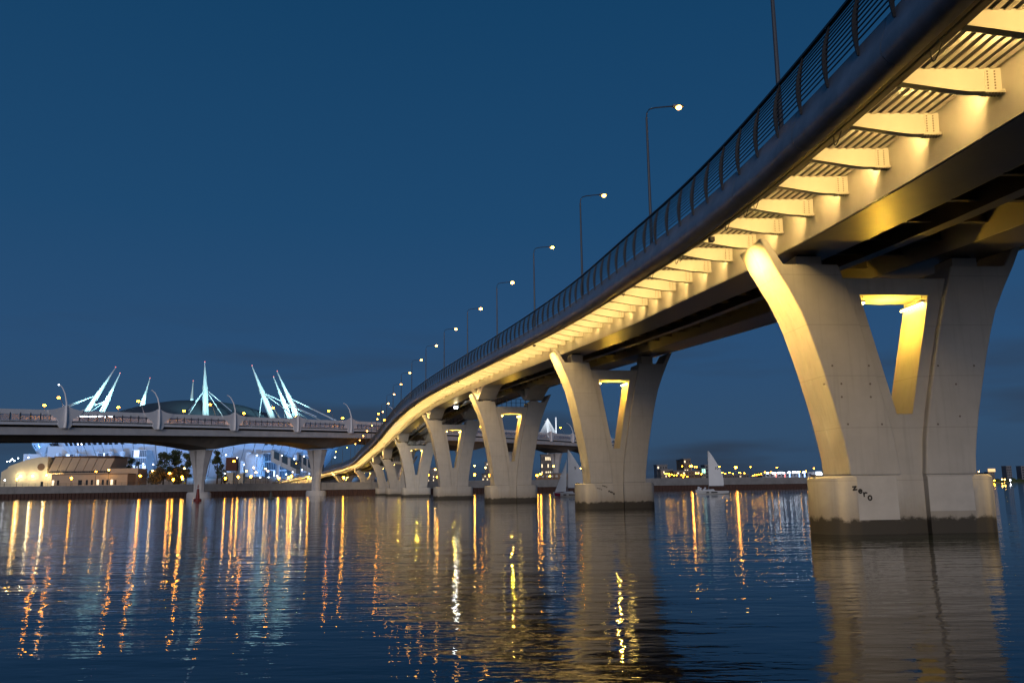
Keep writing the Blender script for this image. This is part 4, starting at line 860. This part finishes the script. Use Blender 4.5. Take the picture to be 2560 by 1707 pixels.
block('brown domed building behind the brightest orange lamp', 1709, 1726, 1148, 600, 'city_brick', 5, 3, 0.2)
block('low brown building under the brightest orange lamp', 1684, 1750, 1178, 545, 'city_brick', 3, 9, 0.25)
block('grey block hidden behind the right-hand sail', 1762, 1796, 1163, 640, 'city_grey', 5, 4, 0.1)
block('slim tower with a lit edge right of the right-hand sail', 1793, 1800, 1172, 600, 'city_brick', 5, 1, 0.8)
block('pale gate building left of the right-hand sail', 1753, 1764, 1172, 580, 'city_pale', 3, 2, 0.4)
block('long low dark building line right of the right-hand sail', 1800, 1872, 1187, 560, 'city_grey', 2, 12, 0.15)
block('long low shopping hall with white roof lights near the nearest pier', 1905, 2040, 1182, 640, 'city_grey', 2, 14, 0.1)
block('dim apartment block between the fourth and fifth piers', 1070, 1083, 1172, 620, 'city_grey', 5, 4, 0.15); block('lit apartment row between the fifth and fourth piers', 1082, 1112, 1170, 600, 'city_pale', 5, 8, 0.3)
block('dim tower block glimpsed left of the third pier', 1212, 1232, 1156, 640, 'city_grey', 7, 5, 0.12); block('low pale building glimpsed left of the third pier', 1205, 1248, 1186, 520, 'city_pale', 3, 8, 0.2)
block('lit pavilion seen through the highway piers', 1352, 1398, 1137, 620, 'city_pale', 4, 9, 0.45); block('low brown building under the highway by the left sail', 1340, 1500, 1184, 520, 'city_brick', 2, 14, 0.15)
FARL = [(1663.5, 1184, 1), (1668, 1183.5, 1), (1673.5, 1184.5, 1), (1673, 1189, 1), (1679.5, 1185.5, 1), (1685, 1188, 1), (1691.5, 1187.5, 1), (1704, 1187, 1), (1711, 1187, 1), (1708.5, 1192, 1), (1718.5, 1191, 1), (1719, 1197, 1), (1722.5, 1199, 1), (1705.5, 1165, 1), (1727.5, 1164.5, 0), (1737, 1167, 1), (1742, 1167, 1), (1740, 1182.5, 1), (1744.5, 1183, 1), (1753.5, 1184.5, 1), (1752, 1197.5, 1), (1673.5, 1198.5, 1), (1798.5, 1166.5, 1), (1839.5, 1168, 0), (1803, 1182.5, 1), (1806, 1181, 1), (1813, 1183, 1), (1823.5, 1181, 1), (1832.5, 1183.5, 1), (1847.5, 1180.5, 1), (1851, 1181.5, 1), (1861, 1182.5, 1), (1876.5, 1167, 1), (1942, 1168, 1), (2035, 1170.5, 1), (1882, 1188.5, 1), (1886.5, 1187, 1), (1892, 1186.5, 1), (1897.5, 1185.5, 1), (1903, 1184.5, 1), (1912, 1180, 1), (1927, 1180, 1), (1952, 1197, 1), (1970, 1196.5, 1), (1986, 1196, 1), (2001, 1196, 1), (2015, 1177.5, 1), (1999, 1179, 1)]
for k, (px, py, w_) in enumerate(FARL):
    sod = w_ == 0; lamp(ORD[k] + (' orange' if sod else ' yellow') + ' lamp along the bank between the two nearest piers', px, py, 470 if not sod else 440, 'lamp_sodium' if sod else 'lamp_amber', 0.7 if sod else 0.29, group='lamps along the bank between the two nearest piers', globe=False, E=900 if sod else 0)
for k, (px, py, wd_) in enumerate([(1918, 1182, 4), (1934, 1182, 9), (1947, 1181.5, 8), (1958, 1181.5, 5), (1972, 1180.5, 6), (1985, 1180, 9), (1995, 1180, 4), (2009, 1180, 5), (2046, 1181, 12), (2047, 1185, 14)]):
    p, q_ = at(px - wd_/2, py, 636), at(px + wd_/2, py, 636)
    tag(MB().box((p.x, 635, p.z - 0.45), (q_.x, 635.6, p.z + 0.45)).build('roof_light', 'sign_white'), ORD[k] + ' white roof light from the left on the shopping hall', 'roof light', 'white roof lights on the shopping hall')
for k, (px, m_, lab) in enumerate([(1938, 'led_red', 'thin red light strip on the shopping hall, left one'), (1960, 'led_red', 'thin red light strip on the shopping hall, right one'), (1972.5, 'led_blue', 'thin blue light strip on the shopping hall, left one'), (1996.5, 'led_blue', 'thin blue light strip on the shopping hall, middle one'), (2009.5, 'led_blue', 'thin blue light strip on the shopping hall, right one')]):
    p, q_ = at(px, 1184, 637), at(px, 1196, 637); tag(MB().box((p.x - 0.3, 635, q_.z), (p.x + 0.3, 635.6, p.z)).build('light_strip', m_), lab, 'light strip')
for k, px in enumerate((1755.3, 1759, 1761.3)):
    p, q_ = at(px, 1172, 578), at(px, 1182, 578); tag(MB().box((p.x - 0.25, 577, q_.z), (p.x + 0.25, 577.6, p.z)).build('light_strip', 'led_green'), ORD[k] + ' pale green light strip from the left beside the right-hand sail', 'light strip')
# far shore on the open water at the right
fs = MB().add([(450, 1330, 0.6), (2200, 1330, 0.6), (2200, 2600, 2.5), (450, 2600, 2.5), (450, 1330, -2), (2200, 1330, -2)], [(0, 1, 2, 3), (4, 5, 1, 0)]); struct(fs.build('far_shore_ground', 'land'))
fw = MB()
for i in range(260):
    x = 480 + i * 5.2 + random.uniform(-3, 3); h = random.uniform(2.5, 6.0); fw.add([(x - 5, 1345, 0.5), (x + 5, 1345, 0.5), (x + 4, 1347, h), (x + 1, 1351, h + 1.5), (x - 4, 1347, h * 0.9), (x + 5, 1356, 0.5), (x - 5, 1356, 0.5)], [(0, 1, 2, 3, 4), (2, 1, 5, 3), (3, 5, 6, 4), (4, 6, 0)])
o = fw.build('far_woods', 'leaf_dark'); o['kind'] = 'stuff'; o['label'] = 'low dark line of trees on the far shore at the right'; o['category'] = 'trees'
block('far dark block under the small orange billboard', 2472, 2486, 1180, 1420, 'city_grey', 4, 3, 0.0, 2.0)
block('far grey block right of the orange billboard', 2515, 2528, 1165, 1420, 'city_grey', 6, 3, 0.0, 2.0); block('dark far tower at the right edge of the picture', 2552, 2580, 1165, 1420, 'city_grey', 6, 3, 0.0, 2.0)
a_, b_ = at(2470, 1179, 1415), at(2487, 1171, 1415); tag(MB().box((a_.x, 1414, a_.z), (b_.x, 1415, b_.z)).build('billboard', 'billboard'), 'small glowing orange billboard on the far shore at right', 'billboard')
for k, (px, py, m_) in enumerate([(2485.5, 1201, 'lamp_amber'), (2525.5, 1200, 'lamp_white'), (2505, 1198, 'lamp_warm'), (2512, 1198, 'lamp_warm'), (2437, 1178.5, 'lamp_warm'), (2447, 1178.5, 'lamp_warm')]):
    p = at(px, py, 1325); tag(MB().ball((p.x, 1325, p.z), 1.0 if k < 2 else 0.8, 8, 5).build('shore_lamp', m_), ['orange light at the waterline of the far shore', 'white light at the waterline of the far shore', 'dim pink light on the far shore, left of a pair', 'dim pink light on the far shore, right of a pair', 'warm light beside the base of the nearest pier, left one', 'warm light beside the base of the nearest pier, right one'][k], 'lamp')
# white pylons of a cable-stayed bridge beyond the highway
for (px, py, yb, wd_, lab, fan) in ((1369, 1046, 1086, 10, 'white lit pylon with a fan of stay cables beyond the highway', 1), (1389.5, 1043, 1086, 6, 'slim white lit pylon right of the cable fan', 0)):
    tpp, bt = at(px, py, 760), at(px, yb, 760); t = thing('bridge_pylon', lab, 'pylon', (bt.x, 760, bt.z - 20), 0, local=False)
    wm = wd_ / F * 760 / 2
    MB().hexa([(bt.x - wm*0.5, 758, bt.z - 20), (bt.x + wm*0.5, 758, bt.z - 20), (bt.x + wm*0.5, 762, bt.z - 20), (bt.x - wm*0.5, 762, bt.z - 20), (tpp.x - 0.4, 759, tpp.z), (tpp.x + 0.4, 759, tpp.z), (tpp.x + 0.4, 761, tpp.z), (tpp.x - 0.4, 761, tpp.z)]).build('tower', 'arena_white', t)
    if fan:
        for k in range(14):
            sx = -1 if k % 2 else 1; f = (k // 2 + 1) / 7
            MB().tube([(tpp.x, 760, tpp.z - 3 * (1 - f)), (tpp.x + sx * f * 11, 752 + k * 0.3, bt.z - 6)], 0.22, 4).build('stay_cable', 'arena_white', t)
    light('SPOT', (tpp.x + 3, 725, tpp.z - 6), 30000, (0.85, 0.95, 1.0), 0.8, aim=(tpp.x, 760, tpp.z - 6), spot=40, name='pylon_light')
# ------------------------------------------------------------------ boats and buoys
def text_mesh(s, size):
    cu = bpy.data.curves.new('t', 'FONT'); cu.body = s; cu.size = size; ob = bpy.data.objects.new('t', cu); COL.objects.link(ob)
    dg = bpy.context.evaluated_depsgraph_get(); me = bpy.data.meshes.new_from_object(ob.evaluated_get(dg)); bpy.data.objects.remove(ob); return me
def sailboat(label, px, Y, rz, mast_px, number, jib, heap, redbow):
    wl = at(px, 1230, Y); t = thing('sailboat', label, 'sailboat', (wl.x, Y, 0), rz)
    Lh, n_ = 7.0, 15; hull = MB(); rings = 7
    for i in range(n_):
        f = i / (n_ - 1); x = -Lh/2 + Lh*f; hb = 1.12 * (math.sin(PI * min(1, 0.30 + 0.70*(1-f)) * 0.5) ** 0.8) * (1 - max(0, (f - 0.55) / 0.45) ** 2.2) + 0.02; sh = 0.72 + 0.28*f*f
        dp = 0.28 * (1 - (2*f - 0.9) ** 2 * 0.8)
        for k in range(rings):
            a = PI * k / (rings - 1); yy = -hb * math.cos(a); zz2 = sh - (sh + dp) * math.sin(a) ** 0.7
            hull.v.append((x + (0.25 * (zz2 / sh) if f > 0.9 else 0), yy, zz2))
    for i in range(n_ - 1):
        for k in range(rings - 1): a = i*rings + k; hull.f.append((a, a + rings, a + rings + 1, a + 1))
    hull.f += [tuple(k for k in range(rings)), tuple((n_-1)*rings + k for k in range(rings - 1, -1, -1))]
    dk = [(i*rings, i*rings + rings - 1) for i in range(n_)]
    for i in range(n_ - 1): hull.f.append((dk[i][0], dk[i][1], dk[i+1][1], dk[i+1][0]))
    hull.build('hull', 'hull_white', t, smooth=True)
    MB().hexa([(-0.6, -0.55, 0.72), (1.9, -0.38, 0.80), (1.9, 0.38, 0.80), (-0.6, 0.55, 0.72), (-0.3, -0.40, 1.12), (1.3, -0.25, 1.05), (1.3, 0.25, 1.05), (-0.3, 0.40, 1.12)]).build('cabin', 'hull_white', t)
    for s_ in (-1, 1):
        for xa, xb in ((-0.9, 0.5), (1.0, 1.6)): MB().add([(xa, s_*1.155, 0.28), (xb, s_*1.13, 0.28), (xb, s_*1.155, 0.56), (xa, s_*1.17, 0.56)], [(0, 1, 2, 3)]).build('hull_mark', 'hull_black', t)
    if redbow:
        for s_ in (-1, 1): MB().add([(2.25, s_*0.90, 0.1), (3.35, s_*0.34, 0.2), (3.5, s_*0.30, 0.85), (2.2, s_*0.98, 0.75)], [(0, 1, 2, 3)]).build('bow_panel', 'hull_red', t)
    mh = mast_px / F * Y
    MB().tube([(0.7, 0, 0.8), (0.68, 0, mh*0.6), (0.55, 0, mh)], 0.06, 6, 0.03).build('mast', 'galvanised', t)
    MB().tube([(0.65, 0, 1.75), (-2.6, 0.25, 1.70)], 0.05, 6).build('boom', 'galvanised', t)
    sl = MB(); nr, nc = 12, 6
    for i in range(nr + 1):
        f = i / nr; z = 1.85 + (mh - 0.2 - 1.85) * f; wdt = 3.2 * (1 - f) ** 0.78 * (1 + 0.30 * math.sin(PI * f)) + 0.12
        for k in range(nc + 1):
            g = k / nc; sl.v.append((0.60 - 0.1*f - wdt*g, 0.10*g + 0.28*math.sin(PI*g)*(1 - 0.5*f) + 0.25*g*f, z))
    for i in range(nr):
        for k in range(nc): a = i*(nc+1) + k; sl.f.append((a, a + 1, a + nc + 2, a + nc + 1))
    msl = sl.build('mainsail', 'sail_cloth', t, smooth=True)
    me = text_mesh(number, 0.95); me.materials.append(MATS['sail_dark'])
    for s_ in (-1, 1):
        o = put('sail_number', me, msl); flip = Matrix.Rotation(PI/2, 4, 'X') if s_ < 0 else Matrix.Rotation(PI, 4, 'Z') @ Matrix.Rotation(PI/2, 4, 'X')
        o.matrix_basis = Matrix.Translation((-1.6 if s_ < 0 else -0.7, 0.12 if s_ < 0 else 0.52, mh*0.56)) @ flip
    MB().add([(-0.25, -0.02, mh*0.80), (0.0, -0.02, mh*0.83), (0.25, -0.02, mh*0.80), (0.0, -0.02, mh*0.76)], [(0, 1, 2, 3)]).build('sail_emblem', 'sail_dark', msl)
    if jib:
        jb = MB()
        for i in range(9):
            f = i / 8; A = Vector((3.35, 0, 0.95)).lerp(Vector((0.75, 0, mh*0.78)), f); wdt = 2.3*(1 - f)
            for k in range(5): g = k / 4; jb.v.append((A.x - wdt*g, 0.22*math.sin(PI*g) + 0.15*g, A.z + 0.15*g*(1-f)))
        for i in range(8):
            for k in range(4): a = i*5 + k; jb.f.append((a, a + 1, a + 6, a + 5))
        jb.build('jib', 'sail_cloth', t, smooth=True)
    if heap:
        hp = MB()
        for k in range(9): hp.ball((2.0 + random.uniform(-0.5, 1.1), random.uniform(-0.2, 0.2), 1.05 + random.uniform(-0.1, 0.45)), random.uniform(0.18, 0.34), 7, 5, 0.8)
        hp.build('lowered_jib', 'sail_cloth', t, smooth=True)
    MB().tube([(3.4, 0, 0.95), (0.6, 0, mh*0.8)], 0.012, 4).build('forestay', 'galvanised', t); MB().tube([(-3.4, 0, 0.8), (0.55, 0, mh)], 0.012, 4).build('backstay', 'galvanised', t)
    for x_, y_ in ((-1.9, 0.35), (-2.5, -0.3)): pass
    return t
sailboat('small white sailboat numbered 9 with two sails, half behind the second pier', 1428, 178, math.radians(176), 117, '9', True, False, True)
sailboat('small white sailboat with only its mainsail up, between the two nearest piers', 1780, 193, math.radians(184), 107, '10', False, True, False)
def buoy(label, px, Y, h, r, matn):
    p = at(px, 1245, Y); t = thing('buoy', label, 'buoy', (p.x, Y, 0))
    MB().lathe([(r*0.9, -0.4), (r, 0.0), (r, 0.35), (r*0.8, 0.5), (0.1, 0.52)], 16).build('float', matn, t, smooth=True)
    MB().lathe([(r*0.55, 0.5), (r*0.45, h*0.35), (r*0.30, h*0.72), (0.1, h*0.74)], 12).build('tower', matn, t, smooth=True)
    MB().tube([(0, 0, h*0.72), (0, 0, h*0.93)], 0.05, 6).build('lamp_stem', 'lamp_pole', t); MB().ball((0, 0, h*0.96), 0.12, 8, 5).build('lantern', matn, t)
    MB().lathe([(0.16, h*0.80), (0.16, h*0.90)], 8).build('topmark', matn, t)
buoy('tall red channel buoy in front of the left highway pier', 494, 191, 3.6, 0.85, 'buoy_red'); buoy('small dark channel buoy in front of the embankment', 677, 206, 2.1, 0.8, 'buoy_dark')
# ------------------------------------------------------------------ small things on the promenade
def person(label, px, Y, pose):
    p = at(px, 1205, Y); me = bpy.data.meshes.new('person')
    J = {'pel': (0, 0, .95), 'chest': (0, 0.02, 1.32), 'neck': (0, 0.03, 1.5), 'head': (0, 0.02, 1.66), 'shl': (-.19, 0.02, 1.42), 'ell': (-.26, 0.05, 1.15), 'hal': (-.2, -.1 * pose, .92), 'shr': (.19, 0.02, 1.42), 'elr': (.27, 0.04, 1.15), 'har': (.24, .12 * pose, .92), 'hpl': (-.1, 0, .9), 'knl': (-.11, -.14 * pose, .5), 'anl': (-.11, -.05 * pose, .08), 'tol': (-.11, -.2, .03), 'hpr': (.1, 0, .9), 'knr': (.11, .1 * pose, .5), 'anr': (.11, .28 * pose, .1), 'tor': (.11, .14, .03)}
    ks = list(J); E_ = [('pel', 'chest'), ('chest', 'neck'), ('neck', 'head'), ('chest', 'shl'), ('shl', 'ell'), ('ell', 'hal'), ('chest', 'shr'), ('shr', 'elr'), ('elr', 'har'), ('pel', 'hpl'), ('hpl', 'knl'), ('knl', 'anl'), ('anl', 'tol'), ('pel', 'hpr'), ('hpr', 'knr'), ('knr', 'anr'), ('anr', 'tor')]
    R_ = {'pel': .15, 'chest': .16, 'neck': .06, 'head': .105, 'shl': .075, 'ell': .05, 'hal': .035, 'shr': .075, 'elr': .05, 'har': .035, 'hpl': .09, 'knl': .06, 'anl': .045, 'tol': .035, 'hpr': .09, 'knr': .06, 'anr': .045, 'tor': .035}
    me.from_pydata([J[k] for k in ks], [(ks.index(a), ks.index(b)) for a, b in E_], []); me.materials.append(MATS['cloth_dark'])
    o = bpy.data.objects.new('person', me); COL.objects.link(o); o.location = (p.x, Y, 4.31)
    md = o.modifiers.new('skin', 'SKIN'); o.modifiers.new('sub', 'SUBSURF').levels = 1
    for i, k in enumerate(ks): me.skin_vertices[0].data[i].radius = (R_[k], R_[k])
    me.skin_vertices[0].data[0].use_root = True
    tag(o, label, 'person')
person('person in dark clothes walking before the yellow ramp wall, left one', 727, 400, 1); person('person in dark clothes walking before the yellow ramp wall, right one', 744, 396, -1)
for k, (x0, x1, y0, y1, Y) in enumerate([(563, 583, 1182, 1195, 470), (597, 608, 1184, 1192, 475)]):
    a_, b_ = at(x0, y1, Y), at(x1, y0, Y); t = thing('kiosk', ['low white kiosk', 'smaller white kiosk'][k] + ' on the bank below the stadium', 'kiosk', ((a_.x + b_.x)/2, Y, 4.3)); wd_ = b_.x - a_.x
    MB().box((-wd_/2, 0, -0.2), (wd_/2, 4, b_.z - 4.3)).build('wall', 'hall_cream', t); MB().box((-wd_/2 - 0.3, -0.3, b_.z - 4.298), (wd_/2 + 0.3, 4.3, b_.z - 3.9)).build('roof', 'arena_white', t); MB().box((-0.6, -0.06, 0), (0.6, 0.05, 2.1)).build('door', 'dark_window', t)
p = at(462, 1204, 350); t = thing('warning_sign', 'triangular yellow warning sign on the promenade under the trees', 'sign', (p.x, 350, 4.3)); MB().tube([(0, 0, 0), (0, 0, 1.6)], 0.04, 6).build('pole', 'lamp_pole', t); MB().prism([(-0.55, 1.0), (0.55, 1.0), (0, 2.0)], -0.04, -0.01).build('plate', 'road_sign', t)
